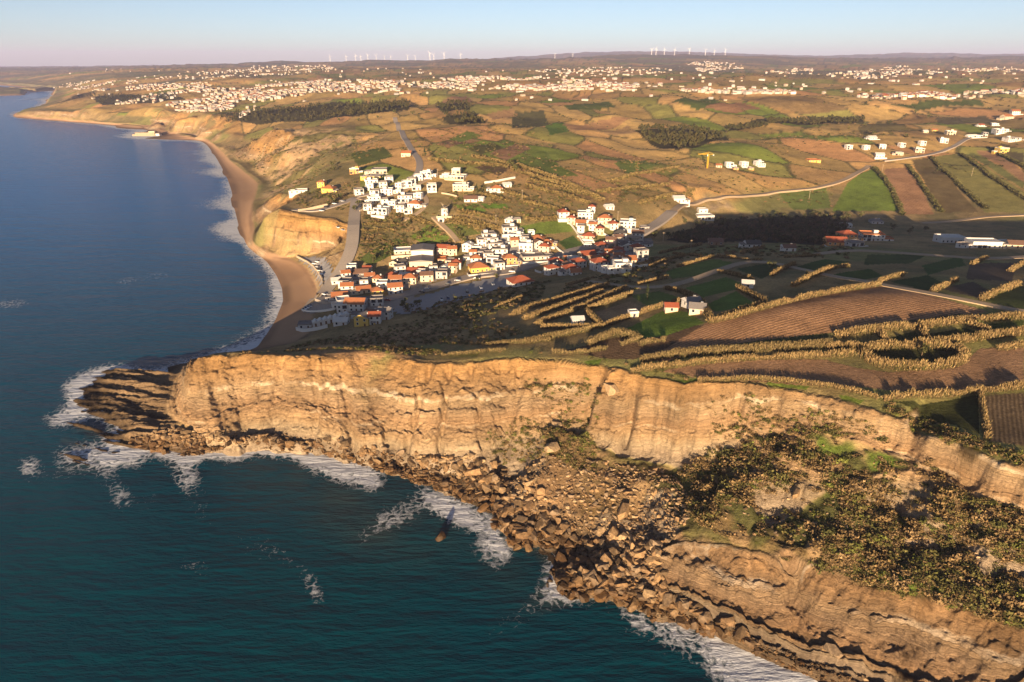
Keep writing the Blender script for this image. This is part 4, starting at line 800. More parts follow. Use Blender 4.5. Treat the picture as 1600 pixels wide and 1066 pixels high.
def towns():
    rows = []
    for ti, (nm, poly, n) in enumerate(TOWNS):
        g = pxscatter(poly, int(n*5), 500+ti); dens = fbm(g[:, 0]/170+ti*9, g[:, 1]/170, 3, 7)+.12*RNG.random(len(g)); g = g[np.argsort(-dens)[:int(n*2.9)]]; k = RNG.permutation(len(g))[:int(n*1.8)]; g = g[k]
        g = g[(g[:, 2] > 6) & (g[:, 1] < 12000)]
        for p in g: rows.append((ti, *p))
    g = pxscatter([(100,160),(100,112),(1600,106),(1600,160)], 300, 555); g = g[(g[:, 2] > 30) & (g[:, 1] < 11000) & (g[:, 1] > 1300)]
    for p in g: rows.append((-1, *p))
    return np.array(rows)
TR = towns(); TR = TR[np.argsort(TR[:, 2])]
def far_houses():
    n1 = 36; wc = ['white', 'white', 'cream', 'white', 'cream', 'pink', 'beige']; rc = ['orange', 'orange', 'red', 'white', 'brown']
    W = {c: boxes_mesh('wall', [(-5.5, 5.5, -4.5, 4.5, -3, 5.6)], MW[c]) for c in set(wc)}; RR = {(c, kk): roof_mesh(kk, 11, 9, 5.75, MR[c]) for c in set(rc) for kk in ('hip', 'gable')}
    cnt = 0; rest = []
    for i, (ti, x, y, z) in enumerate(TR):
        if cnt < n1 and ti >= 0:
            cnt += 1; c = random.choice(wc); r_ = random.choice(rc); k = random.choice(('hip', 'gable')); nm = TOWNS[int(ti)][0]
            o = obj('house', None, label=f'tiny {c} house with {r_} roof in {nm}', category='house', group=f'{c} {r_} roofed houses of {nm}'); o.location = (x, y, z); o.rotation_euler = (0, 0, random.uniform(-.6, .6)); s = random.uniform(.65, 1.05); o.scale = (s, s, random.uniform(.6, .95))
            obj('wall', W[c], o); obj('roof', RR[(r_, k)], o)
        else: rest.append((x, y, z))
    rest = np.array(rest); n = len(rest); s = RNG.uniform(.45, 1.0, n)*np.clip(rest[:, 1]/4200, .9, 1.4)*np.where(RNG.random(n) < .08, 1.7, 1); hh = RNG.uniform(2.8, 5.8, n)*np.clip(rest[:, 1]/4200, .9, 1.3); a = RNG.uniform(-.6, .6, n)
    bx = np.array([(-5.5,-4.5,-3),(5.5,-4.5,-3),(5.5,4.5,-3),(-5.5,4.5,-3),(-5.5,-4.5,1),(5.5,-4.5,1),(5.5,4.5,1),(-5.5,4.5,1),(-5.8,-4.8,1),(5.8,-4.8,1),(5.8,4.8,1),(-5.8,4.8,1),(-4,0,1.32),(4,0,1.32)], float)
    V = np.repeat(bx[None], n, 0); zt = V[:, :, 2]; V[:, :, :2] *= s[:, None, None]; V[:, :, 2] = np.where(zt > 0, hh[:, None]*zt, zt)
    ca, sa = np.cos(a)[:, None], np.sin(a)[:, None]; X = V[:, :, 0]*ca-V[:, :, 1]*sa; Y = V[:, :, 0]*sa+V[:, :, 1]*ca
    V = np.stack([X+rest[:, 0, None], Y+rest[:, 1, None], V[:, :, 2]+rest[:, 2, None]], 2).reshape(-1, 3)
    q = [(0,1,5,4),(1,2,6,5),(2,3,7,6),(3,0,4,7),(8,9,13,12),(10,11,12,13),(9,10,13,13),(11,8,12,12)]; Q = (np.array(q)[None]+14*np.arange(n)[:, None, None]).reshape(-1, 4)
    fs = [tuple(dict.fromkeys(f)) for f in Q.tolist()]; me = bpy.data.meshes.new('distant_houses'); me.from_pydata(V.tolist(), [], fs)
    for m in (plain('far_wall', (.38,.355,.33), .2, .02), plain('far_cream', (.36,.30,.23), .2, .02), plain('far_tile', (.25,.14,.09), .2, .02), MR['red'], plain('far_roof', (.33,.31,.29), .15, .02)): me.materials.append(m)
    wi = RNG.integers(0, 2, n); ri = RNG.choice([2, 3, 4, 4], n); me.polygons.foreach_set('material_index', np.concatenate([np.repeat(wi[:, None], 4, 1), np.repeat(ri[:, None], 4, 1)], 1).ravel().astype(np.int32)); me.update()
    obj('distant_houses', me, kind='stuff', label='mass of tiny pale houses in the far towns', category='houses')
far_houses()
# ------------------------------------------------------------------ reeds, shrubs, trees
def tint_mat(name, rough=.95, trans=True, spec=.05):
    b = NB(name); c = b.attr('Col').outputs['Color']; P = b.n('NewGeometry').outputs['Position']
    b.put(b.b.inputs['Base Color'], b.mix(1.0, c, b.mapr(b.noise(P, 1.6, 3), .3, .7, .6, 1.4), 'MULTIPLY')); b.b.inputs['Roughness'].default_value = rough; b.b.inputs['Specular IOR Level'].default_value = spec
    return b.m
M_REED = tint_mat('reed'); M_LEAF = tint_mat('leaves'); M_ROCK = None
M_BARK = plain('bark', (.10,.07,.045), .3, 4, .9)
def tris_mesh(name, T, C, mat):            # T (n,3,3) triangles, C (n,3) colours
    n = len(T); me = npmesh(name, T.reshape(-1, 3), np.arange(n*3).reshape(-1, 3), mat); cattr(me, 'Col', np.repeat(C, 3, 0)); return me
HEDGES = {   # region: (list of (picture points, height m, width m)), kind
 ('golden reed hedge', 'along the plateau near the cliff edge'): [([(1090,597),(1160,593),(1250,599),(1310,608),(1372,624)],2.3,2.5),([(1378,626),(1440,619),(1530,614),(1605,607)],3.6,3),([(1531,620),(1536,650),(1541,688)],3,2.5),([(985,582),(1040,577),(1110,568),(1200,561),(1250,559),(1335,556)],3.4,3),([(1560,548),(1600,541)],3,4)],
 ('golden reed hedge', 'around the oval hollow and the small plots behind it'): [([(1345,556),(1365,572),(1400,578),(1460,577),(1497,571),(1508,558)],4.2,4),([(1508,558),(1495,547),(1450,541),(1400,541),(1350,548)],3.6,6),([(1305,527),(1365,518),(1440,512),(1500,504),(1530,501),(1605,497)],3.6,4),([(1370,517),(1376,526),(1384,537)],3.4,4),([(1438,513),(1441,522),(1447,532)],3.4,4),([(1500,504),(1522,512),(1545,522)],3.4,4),([(1415,544),(1480,538),(1545,528),(1605,522)],3.8,5),([(1290,546),(1330,541),(1345,548)],3.2,4)],
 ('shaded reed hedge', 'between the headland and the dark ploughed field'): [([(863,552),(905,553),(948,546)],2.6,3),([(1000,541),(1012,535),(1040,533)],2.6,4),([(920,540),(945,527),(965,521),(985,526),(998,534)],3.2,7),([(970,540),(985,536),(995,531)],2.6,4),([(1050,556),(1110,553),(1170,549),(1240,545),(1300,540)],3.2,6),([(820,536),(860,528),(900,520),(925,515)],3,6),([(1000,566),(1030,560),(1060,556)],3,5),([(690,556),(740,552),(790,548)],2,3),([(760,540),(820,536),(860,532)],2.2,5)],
 ('golden reed hedge', 'in the bands west of the white field sheds'): [([(845,514),(895,514),(940,513),(980,499),(1014,485),(1078,468)],3.2,4),([(916,487),(928,500),(941,514)],3,5),([(918,486),(950,474),(988,461)],3.2,4),([(808,489),(860,473),(905,460),(950,446)],3,6),([(820,500),(870,482),(920,465),(940,458)],3,7),([(837,508),(880,493),(930,472),(978,452)],3,6),([(775,482),(795,474),(815,466)],2.6,5),([(884,447),(910,441),(920,437)],2.4,4),([(800,494),(830,480),(850,474)],3,9)],
 ('golden reed hedge', 'beside the curving field road'): [([(1039,452),(1060,456),(1086,467)],3,4),([(1086,467),(1098,480),(1112,506)],3.2,4),([(1112,506),(1170,491),(1240,471),(1300,459),(1375,447)],3.2,3.5),([(1153,452),(1172,462),(1196,475)],3.2,4),([(1122,425),(1145,430),(1176,438)],2.8,4),([(1205,432),(1222,422),(1241,414)],2.8,4),([(1238,449),(1262,437),(1297,422)],3.2,4),([(1290,423),(1306,419),(1326,418)],2.8,4),([(1375,441),(1390,435),(1412,431)],2.8,4),([(1456,457),(1475,448),(1494,439)],3,4),([(1532,470),(1560,458),(1591,445)],3.2,4),([(1518,414),(1530,408),(1541,404)],2.6,4),([(1577,425),(1590,417),(1603,410)],2.8,4),([(1196,475),(1150,488),(1118,500)],2.8,3)],
 ('golden reed hedge', 'on the terraces just above the shaded village'): [([(1030,397),(1060,390),(1097,383)],2.8,4),([(1052,397),(1075,399),(1097,402)],2.4,3),([(1015,418),(1040,408),(1069,401)],2.6,4),([(1058,418),(1090,409),(1125,401)],2.8,4),([(1125,403),(1155,405),(1190,408)],2.6,4),([(1159,397),(1177,391),(1194,387)],2.8,4),([(996,445),(1020,440),(1044,435)],2.6,3),([(1225,403),(1255,402),(1280,400)],2.2,3)],
 ('brown bushy hedge', 'on the green terraces by the windmill'): [([(714,332),(750,337),(783,345)],3,4),([(709,342),(745,349),(777,358)],3,4),([(699,345),(730,353),(764,364)],3,4),([(751,304),(775,309),(796,317)],3,4),([(783,301),(803,305),(822,311)],3,4),([(822,345),(845,345),(871,342)],2.6,4),([(570,352),(600,350),(630,352)],2.4,3),([(566,362),(590,360),(615,361)],2.4,3),([(640,340),(655,345),(670,352)],2.6,5)],
 ('brown bushy hedge', 'on the slope beyond the orange roofed hill house'): [([(671,251),(698,253),(725,257),(793,262)],3.2,5),([(738,246),(790,256),(822,265)],3.4,5),([(800,265),(839,278),(880,291),(920,306)],3.4,5),([(826,282),(865,292),(904,304)],3.2,4),([(822,291),(870,304),(920,319)],3.2,4),([(819,317),(860,326),(904,337)],3,4),([(800,256),(850,273),(901,294),(942,317)],3.2,5),([(932,301),(990,295),(1045,289)],3,4),([(1000,321),(1040,307),(1083,296)],3,4),([(950,285),(1010,270),(1060,262)],2.8,4)],
 ('dark green hedge', 'between the strip fields right of the valley'): [([(1365,263),(1385,285),(1400,308),(1410,337)],3,4),([(1418,259),(1440,290),(1458,315),(1470,332)],3,4),([(1455,247),(1475,268),(1500,291),(1540,327)],3,4),([(1500,241),(1545,276),(1575,295),(1605,314)],3,4),([(1550,235),(1575,248),(1605,267)],3,4)],
}
def hedge_mesh(P, h, wd, col, dist, bushy):
    L_ = np.hypot(*np.diff(P[:, :2], axis=0).T).sum(); sc = np.clip(dist/260, .8, 3.0)
    n = int(L_*wd*(26 if not bushy else 7)/sc**1.5); n = min(max(n, 200), 9000)
    s = np.concatenate([[0], np.cumsum(np.hypot(*np.diff(P[:, :2], axis=0).T))]); t = RNG.uniform(0, s[-1], n); N = normals2(P); off = RNG.normal(0, .33, n)*wd
    edge = .45+.55*(fbm(t/22, t*0+P[0, 0], 3, 5)+.5)
    x = np.interp(t, s, P[:, 0])+np.interp(t, s, N[:, 0])*off; y = np.interp(t, s, P[:, 1])+np.interp(t, s, N[:, 1])*off; z = height(x, y)-.15
    hh = h*.86*(.5+.55*RNG.random(n)**.8)*np.clip(1.12-(np.abs(off)/wd)**2*1.2, .4, 1)*np.clip(edge+.45, .72, 1.12)
    gap = ss(-.42, -.26, fbm(t/7, t*0+P[0, 1], 3, 6)); hh = hh*(.6+.4*gap)
    ax = RNG.uniform(0, 2*math.pi, n); wb = (.07+.10*RNG.random(n))*sc*(2.6 if bushy else 1.0); lean = RNG.normal(0, .16 if not bushy else .3, (n, 2))*hh[:, None]
    dx = np.cos(ax)*wb; dy = np.sin(ax)*wb
    T = []; C = []
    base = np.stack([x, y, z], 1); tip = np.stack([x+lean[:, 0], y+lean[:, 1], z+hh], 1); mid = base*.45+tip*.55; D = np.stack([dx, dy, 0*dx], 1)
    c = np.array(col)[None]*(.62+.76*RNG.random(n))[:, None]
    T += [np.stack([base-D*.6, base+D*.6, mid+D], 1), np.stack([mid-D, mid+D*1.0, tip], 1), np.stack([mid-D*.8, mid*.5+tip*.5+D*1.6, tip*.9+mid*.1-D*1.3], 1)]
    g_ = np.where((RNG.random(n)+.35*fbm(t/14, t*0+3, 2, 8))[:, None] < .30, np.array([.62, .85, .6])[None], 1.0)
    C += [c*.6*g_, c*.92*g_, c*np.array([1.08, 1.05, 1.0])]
    return tris_mesh('reed_hedge', np.concatenate(T), np.concatenate(C), M_REED)
HCOL = {'golden reed hedge': (.265,.188,.092), 'shaded reed hedge': (.20,.15,.075), 'brown bushy hedge': (.19,.14,.06), 'dark green hedge': (.085,.08,.032)}  # shaded reed hedges: shade put into a darker copy of the reed colour
def hedges():
    for (kind, area), ls in HEDGES.items():
        cx = sorted([np.mean([p[0] for p in l[0]]) for l in ls])
        for px, h, wd in ls:
            g = GG(px); P = polyline(smoothline(g[:, :2], 1), 2.0); i = cx.index(np.mean([p[0] for p in px])); dist = np.hypot(g[:, 0], g[:, 1]).mean()
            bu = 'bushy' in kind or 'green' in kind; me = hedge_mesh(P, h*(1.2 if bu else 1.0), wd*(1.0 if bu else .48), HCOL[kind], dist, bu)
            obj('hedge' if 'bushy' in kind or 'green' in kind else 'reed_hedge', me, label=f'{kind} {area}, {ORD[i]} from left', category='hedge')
hedges()
def leafcloud(n, r, rz, z0, size, seed, shell=.55, lobes=5):
    g = np.random.default_rng(seed); lc = g.normal(0, .42, (lobes, 3))*np.array([r, r, rz]); lr = g.uniform(.45, .75, lobes)
    k = g.integers(0, lobes, n); d = g.normal(size=(n, 3)); d /= np.linalg.norm(d, axis=1)[:, None]; rad = lr[k]*(shell+(1-shell)*g.random(n))
    c = lc[k]+d*rad[:, None]*np.array([r, r, rz]); c[:, 2] = np.maximum(c[:, 2], -rz*.85); c[:, 2] += z0
    nn = d+g.normal(0, .45, (n, 3)); nn /= np.linalg.norm(nn, axis=1)[:, None]; a = np.cross(nn, g.normal(size=(n, 3))); a /= np.linalg.norm(a, axis=1)[:, None]; b_ = np.cross(nn, a)
    s = size*g.uniform(.6, 1.3, n)[:, None]
    return np.stack([c+a*s, c-a*s*.6+b_*s*.9, c-a*s*.6-b_*s*.9], 1), g.uniform(.72, 1.22, n)
def scatter(name, variants, X, Y, S, cols, mat, SZ=None, zoff=0, **kw):
    Z = height(X, Y)+zoff; T = []; C = []; vi = RNG.integers(0, len(variants), len(X)); a = RNG.uniform(0, 6.28, len(X)); SZ = S if SZ is None else SZ
    for k, (tv, tc) in enumerate(variants):
        m = vi == k
        if not m.any(): continue
        ca, sa = np.cos(a[m])[:, None, None], np.sin(a[m])[:, None, None]; t = tv[None]; s = S[m][:, None, None]
        x = (t[..., 0]*ca-t[..., 1]*sa)*s+X[m][:, None, None]; y = (t[..., 0]*sa+t[..., 1]*ca)*s+Y[m][:, None, None]; z = t[..., 2]*SZ[m][:, None, None]+Z[m][:, None, None]
        T.append(np.stack([x, y, z], -1).reshape(-1, 3, 3)); C.append((cols[m][:, None, :]*(tc if tc.ndim == 2 else tc[:, None])[None]).reshape(-1, 3))
    return obj(name, tris_mesh(name, np.concatenate(T), np.concatenate(C), mat), **kw)
BUSHN = [leafcloud(105, 1.0, .55, .36, .16, s, .66, 8) for s in range(4)]; BUSHM = [leafcloud(34, 1.0, .7, .5, .42, 10+s, .7) for s in range(4)]; BUSHC = [leafcloud(64, 1.0, .55, .36, .2, 40+s, .66, 7) for s in range(4)]; BUSHF = [leafcloud(14, 1.0, .75, .55, .62, 20+s, .6, 3) for s in range(4)]
SLUMP = [(1060,735),(1120,700),(1200,682),(1300,668),(1390,690),(1430,715),(1500,765),(1600,800),(1600,980),(1500,950),(1400,925),(1320,900),(1250,885),(1180,865),(1110,845),(1080,800)]
BC = np.array([(.20,.135,.062), (.115,.105,.036), (.14,.15,.036), (.25,.17,.085), (.075,.075,.026)])
def where(p):
    px, py = project(p[0], p[1], p[2]); return ('upper' if py < 760 else 'middle' if py < 860 else 'lower')+' part, '+('left end' if px < 1240 else 'centre' if px < 1430 else 'right end')
def shrubs():
    p = pxscatter(SLUMP, 5200, 31); x, y = p[:, 0], p[:, 1]; d = fbm(x/13, y/13, 3, 201)+.35*fbm(x/4, y/4, 2, 203); keep_ = (d > -.02) | (RNG.random(len(p)) < .10); p = p[keep_]
    ci = RNG.choice(5, len(p), p=[.42, .24, .06, .18, .10]); c = BC[ci]; S = RNG.uniform(.5, 1.5, len(p))**1.3*1.2
    big = np.argsort(-S)[:190]; m = np.zeros(len(p), bool); m[big] = True
    scatter('scrub', BUSHN, p[~m, 0], p[~m, 1], S[~m], c[~m], M_LEAF, SZ=S[~m]*.72, kind='stuff', label='low brown and olive scrub covering the slumped slope', category='scrub')
    names = ['dry brown', 'olive', 'fresh green', 'pale brown', 'dark green']; ME = {}
    for ci_ in range(5):
        for v in range(4): t, k = BUSHN[v]; ME[(ci_, v)] = tris_mesh('shrub', t, BC[ci_][None]*k[:, None], M_LEAF)
    z = height(p[:, 0], p[:, 1])
    for j, i in enumerate(big):
        o = obj('shrub', ME[(int(ci[i]), j % 4)], label=f'{names[ci[i]]} shrub on the slumped slope, {where(p[i])}', category='shrub', group=f'{names[ci[i]]} shrubs, {where(p[i])}'); s = S[i]*1.25; o.location = (p[i, 0], p[i, 1], z[i]-.1); o.scale = (s, s, s*random.uniform(.8, 1.2)); o.rotation_euler = (0, 0, random.uniform(0, 6.28))
    # rough ground elsewhere
    polys = [([(800,600),(850,590),(930,610),(945,650),(925,672),(880,662),(800,660),(760,680),(760,720),(850,715),(930,740),(930,690)], 700), ([(1100,640),(1200,630),(1330,650),(1420,690),(1350,680),(1200,680),(1110,690)], 420), ([(1380,640),(1420,660),(1470,690),(1540,705),(1600,730),(1600,712),(1540,690),(1480,665),(1430,650),(1390,630)], 420),
             ([(330,556),(480,546),(640,540),(700,552),(640,556),(540,546),(420,550)], 350), ([(430,545),(520,528),(620,508),(700,490),(780,500),(820,520),(760,540),(640,538),(520,540)], 900), ([(640,556),(720,553),(800,550),(900,556),(990,575),(1060,594),(1100,592),(1000,570),(880,552),(760,550)], 420)]
    P = np.concatenate([pxscatter(a, n, 40+i) for i, (a, n) in enumerate(polys)]); ci = RNG.choice(5, len(P), p=[.3, .28, .12, .15, .15]); scatter('scrub', BUSHC, P[:, 0], P[:, 1], RNG.uniform(.4, 1.2, len(P)), BC[ci], M_LEAF, kind='stuff', label='patches of dry scrub on the cliffs and the headland top', category='scrub')
    polys = [([(400,235),(470,212),(590,212),(600,235),(540,260),(450,300),(420,290)], 500), ([(560,330),(640,335),(690,330),(720,360),(720,385),(640,395),(560,405)], 620), ([(700,300),(800,285),(920,320),(910,345),(790,345),(710,330)], 500), ([(820,500),(900,440),(980,420),(1030,400),(1100,395),(1000,450)], 300), ([(450,300),(560,285),(550,330),(470,325)], 180), ([(880,310),(1000,280),(1100,262),(1300,270),(1300,325),(1150,310),(1040,325)], 380), ([(680,265),(800,240),(900,250),(1000,240),(1000,290),(880,300),(760,280)], 300), ([(600,245),(640,215),(760,190),(880,215),(820,240),(700,250)], 420), ([(1180,210),(1330,190),(1400,215),(1330,225),(1200,250)], 260),
             ([(980,250),(1100,238),(1120,262),(1000,275)], 160), ([(345,232),(420,205),(470,215),(440,240),(420,280)], 260), ([(1080,385),(1330,385),(1330,405),(1080,400)], 200), ([(620,490),(700,470),(800,445),(860,440),(840,470),(740,500)], 420)]
    P = np.concatenate([pxscatter(a, n, 60+i) for i, (a, n) in enumerate(polys)]); P = clear(P); ci = RNG.choice(5, len(P), p=[.3, .3, .05, .1, .25]); scatter('scrub', BUSHM, P[:, 0], P[:, 1], (S_ := RNG.uniform(.6, 1.9, len(P))), BC[ci]*1.0, M_LEAF, SZ=S_*.62, kind='stuff', label='scattered bushes on the hillsides round the village', category='scrub')
def clear(P, extra=0):
    F_ = np.array(FOOT); d = np.hypot(P[:, None, 0]-F_[None, :, 0], P[:, None, 1]-F_[None, :, 1]); ok = (d > F_[None, :, 2]+extra).all(1)
    for R, hw in ROADPTS:
        d = np.hypot(P[:, None, 0]-R[None, :, 0], P[:, None, 1]-R[None, :, 1]); ok &= (d > hw+1.8).all(1)
    return P[ok]
shrubs()
def hedgerows():
    n = 90000
    # dark bushes along the field edges, nearest part by position on the ground
    Y = np.exp(RNG.uniform(math.log(600), math.log(4200), n)); X = RNG.uniform(-.42, .80, n)*Y; z, cm, be, sh = height(X, Y, True)
    idn, ed = voronoi_fields(X, Y); on = (ed < 3.2) & (z > 24) & (cm < .3) & (fbm(X/90, Y/90, 2, 211) > -.12) & ~((X/Y < -.22) & (Y < 1250))
    X, Y = X[on], Y[on]; k = RNG.permutation(len(X))[:8000]; X, Y = X[k], Y[k]; C = np.array([(.06,.058,.025), (.085,.07,.03), (.05,.055,.02)])[RNG.integers(0, 3, len(X))]
    S = RNG.uniform(.8, 2.0, len(X))*np.clip(Y/1000, .9, 2.2); scatter('hedgerow', BUSHF, X, Y, S, C*1.2, M_LEAF, SZ=S*.55, kind='stuff', label='dark bushes and hedgerows along the far field edges', category='hedgerow')
hedgerows()
# trees
PINE = []
for s in range(4):
    a, b_ = leafcloud(60, 1.9, 2.6, 5.6, .75, 70+s, .6, 6); PINE.append((a, b_))
ROUND = []
for s in range(4):
    a, b_ = leafcloud(70, 2.6, 2.2, 3.4, .8, 80+s, .7, 6); ROUND.append((a, b_))
CYP = leafcloud(80, .95, 3.6, 3.9, .5, 95, .7, 5)
def trunk_mesh(h, r):
    k = 6; V = []; Q = []
    for j, (z, s) in enumerate(((-1, 1.2), (.5*h, .8), (h, .35))):
        V += [(math.cos(i*2*math.pi/k)*r*s, math.sin(i*2*math.pi/k)*r*s, z) for i in range(k)]
    for j in range(2):
        for i in range(k): Q.append((j*k+i, j*k+(i+1) % k, (j+1)*k+(i+1) % k, (j+1)*k+i))
    return npmesh('trunk', V, Q, M_BARK)
def woods():
    n = [620, 70, 70, 300, 420, 160, 620]; lab = [('pine_wood', 'dark pine wood on the ridge above the brown cliffs'), ('pine_wood', 'small dark wood right of the hill road top'), ('pine_wood', 'small wood among the brown fields in the middle'), ('pine_wood', 'pine plantation on the slope over the dark stream'), ('stream_wood', 'dark line of trees along the far stream'), ('pine_wood', 'dark scrub wood behind the left headland'), ('valley_wood', 'dark shaded trees filling the valley floor')]
    for i, (poly, k) in enumerate(zip(WOODS, n)):
        p = pxscatter(poly, k, 100+i); p = p if i < 6 else clear(p); f = i < 6
        C = (np.array([(.06,.055,.022), (.075,.065,.025), (.05,.05,.02)]) if f else np.array([(.07,.07,.03), (.10,.075,.04), (.05,.055,.022)]))[RNG.integers(0, 3, len(p))]
        S = RNG.uniform(.7, 1.25, len(p))*(1.0 if f else .85); V = PINE if f else ROUND
        scatter(lab[i][0], V, p[:, 0], p[:, 1], S, C, M_LEAF, kind='stuff', label=lab[i][1], category='wood')
woods()
TREES = {  # single trees: picture foot, kind, size
 'on the village hillside': [(583,410,'round',.9),(588,402,'round',.7),(598,408,'cypress',1.0),(610,396,'round',.9),(720,375,'round',.8),(714,366,'round',.9),(727,382,'round',.9),(672,362,'round',.7),(640,352,'round',.7),(622,350,'round',.9),(656,372,'round',.8)],
 'beside the valley road and stream': [(1032,355,'round',.8),(1070,350,'round',.9),(1090,356,'round',1.1),(1130,355,'round',1.2),(1220,345,'round',1.2),(1258,350,'round',1.2),(1290,345,'round',1.2),(1345,340,'round',1.0),(1395,360,'round',1.1),(1420,366,'round',1.0),(1445,362,'round',.9),(1578,385,'round',.9)],
 'among the village houses': [(652,480,'round',.9),(630,482,'round',1.0),(640,488,'round',1.0),(775,436,'round',.6),(745,440,'round',.6),(712,470,'round',.6),(880,414,'round',.9),(948,412,'round',1.0),(960,415,'round',.9),(930,380,'round',.8),(985,380,'round',.8),(875,425,'round',.7),(1022,372,'round',1.0)],
 'on the plateau fields': [(1011,469,'cypress',.9),(1440,556,'round',.8),(1205,420,'round',.7),(978,437,'round',.8),(1530,512,'round',.6),(1260,432,'round',.5)],
 'by the houses near the coast road': [(520,318,'round',1.0),(530,312,'round',1.0),(512,322,'round',.8),(518,262,'round',1.2),(522,268,'round',.9),(560,322,'round',.9),(495,312,'round',.8),(620,340,'round',.7),(664,248,'cypress',1.3),(592,285,'round',.7),(474,318,'round',.8),(556,330,'round',.9)],
 'on the slopes beyond the hill road': [(798,262,'round',1.3),(806,268,'round',1.2),(745,304,'cypress',1.1),(617,178,'round',1.3),(645,180,'round',1.2),(560,190,'round',1.0),(530,190,'round',1.1),(590,186,'round',1.0),(860,232,'round',.9),(1135,208,'round',1.2),(1060,232,'round',1.0),(1365,212,'round',1.2),(1416,216,'round',1.0),(1430,178,'round',1.4),(1450,186,'round',1.3),(1295,215,'round',1.1)],
}
def trees():
    TC = {'round': (.075,.075,.028), 'cypress': (.04,.05,.02)}; M = {}
    for v in range(4): t, k = ROUND[v]; M[('round', v)] = tris_mesh('crown', t, np.array(TC['round'])[None]*k[:, None], M_LEAF)
    t, k = CYP; M[('cypress', 0)] = tris_mesh('crown', t, np.array(TC['cypress'])[None]*k[:, None], M_LEAF); TM = {'round': trunk_mesh(3.2, .28), 'cypress': trunk_mesh(4, .18)}
    j = 0
    for area, ls in TREES.items():
        g = GG([(a, b_) for a, b_, _, _ in ls])
        for (px, py, kind, s), P in zip(ls, g):
            same = sorted(q[0] for q in ls if q[2] == kind); txt = ('dark bushy tree' if kind == 'round' else 'dark narrow cypress')+' '+area
            if len(same) > 1: txt += f', {ORD[same.index(px)]} from the left'
            o = obj('tree' if kind == 'round' else 'cypress_tree', None, label=txt, category='tree'); o.location = P; o.scale = (s, s, s); o.rotation_euler = (0, 0, random.uniform(0, 6.28))
            obj('trunk', TM[kind], o); obj('crown', M[(kind, j % 4 if kind == 'round' else 0)], o); j += 1
trees()
# ------------------------------------------------------------------ boulders
def rock_mat():
    b = NB('boulder_rock'); P = b.n('NewGeometry').outputs['Position']; c = b.attr('Col').outputs['Color']
    z = b.n('SeparateXYZ'); b.put(z.inputs[0], P); wet = b.mapr(b.math('ADD', z.outputs[2], b.mapr(b.noise(P, .5, 3), 0, 1, -.8, .8)), 2.2, 7.0, 1, 0)
    c = b.mix(1.0, c, b.mapr(b.noise(P, 1.2, 5, .65), .3, .7, .6, 1.4), 'MULTIPLY'); c = b.mix(wet, c, b.mix(1.0, c, (.42, .37, .32, 1), 'MULTIPLY'))
    b.put(b.b.inputs['Base Color'], c); b.put(b.b.inputs['Roughness'], b.mapr(wet, 0, 1, .95, .45)); b.bump(b.noise(P, 2.2, 5, .65), .7, .25); return b.m
M_ROCK = rock_mat()
def hull(seed, n, flat):
    g = np.random.default_rng(seed); import bmesh
    p = g.normal(size=(n, 3)); p /= np.abs(p).max(1)[:, None]**.75*np.linalg.norm(p, axis=1)[:, None]**.25; p *= np.array([1.0, g.uniform(.65, .95), flat])*g.uniform(.8, 1.05, (n, 1))
    bm = bmesh.new()
    for q in p: bm.verts.new(q)
    r = bmesh.ops.convex_hull(bm, input=bm.verts[:]); bmesh.ops.delete(bm, geom=list({e for e in r['geom_interior'] if isinstance(e, bmesh.types.BMVert)}), context='VERTS')
    bmesh.ops.triangulate(bm, faces=bm.faces[:]); bmesh.ops.recalc_face_normals(bm, faces=bm.faces[:]); bm.verts.ensure_lookup_table()
    T = np.array([[v.co[:] for v in f.verts] for f in bm.faces]); bm.free(); return T
RV = [hull(s, 18, f) for s, f in zip(range(8), (.55, .7, .5, .8, .6, .45, .7, .62))]; RVS = [hull(30+s, 11, f) for s, f in zip(range(8), (.55, .7, .5, .8, .6, .45, .7, .62))]
RC = np.array([(.29,.185,.095), (.20,.127,.068), (.35,.245,.14), (.13,.088,.05), (.23,.165,.105)])
ROCKZ = [  # picture outline, count, size range, label
 ([(265,668),(330,680),(420,682),(520,690),(600,704),(640,714),(690,716),(690,772),(640,752),(590,740),(540,718),(470,702),(400,690),(340,702),(290,716),(230,710),(200,690)], 2400, (.35, 1.9), 'in the heap along the foot of the pale headland cliff'),
 ([(690,716),(740,712),(790,730),(840,760),(870,800),(900,840),(870,856),(810,860),(780,835),(770,805),(735,785),(700,772)], 1300, (.35, 2.3), 'in the middle of the rocky shore below the landslide'),
 ([(880,850),(930,830),(990,840),(1040,860),(1040,910),(1080,945),(1130,972),(1180,1000),(1190,1026),(1130,998),(1080,984),(1010,966),(950,946),(900,938),(868,920),(866,885)], 1700, (.35, 2.3), 'in the dark pile at the near point by the surf'),
 ([(780,745),(860,710),(950,720),(1050,740),(1090,790),(1050,850),(960,850),(880,830),(820,790)], 1900, (.25, 1.15), 'lying on the slumped rubble slope under the cliff'),
 ([(1180,1000),(1250,1020),(1330,1050),(1400,1066),(1330,1075),(1250,1062),(1195,1030)], 500, (.3, 1.0), 'at the foot of the lower right cliff'),
 ([(1080,740),(1200,700),(1330,720),(1400,800),(1550,870),(1500,900),(1300,860),(1150,840)], 500, (.2, .8), 'scattered among the scrub on the slumped slope'),
]
CNAME = ['tan', 'brown', 'pale', 'dark brown', 'grey']
def third(p, zi):
    px, py = project(p[0], p[1], p[2]); xs = [q[0] for q in ROCKZ[zi][0]]; t = (px-min(xs))/(max(xs)-min(xs)); return 'left third' if t < .36 else 'middle third' if t < .66 else 'right third'
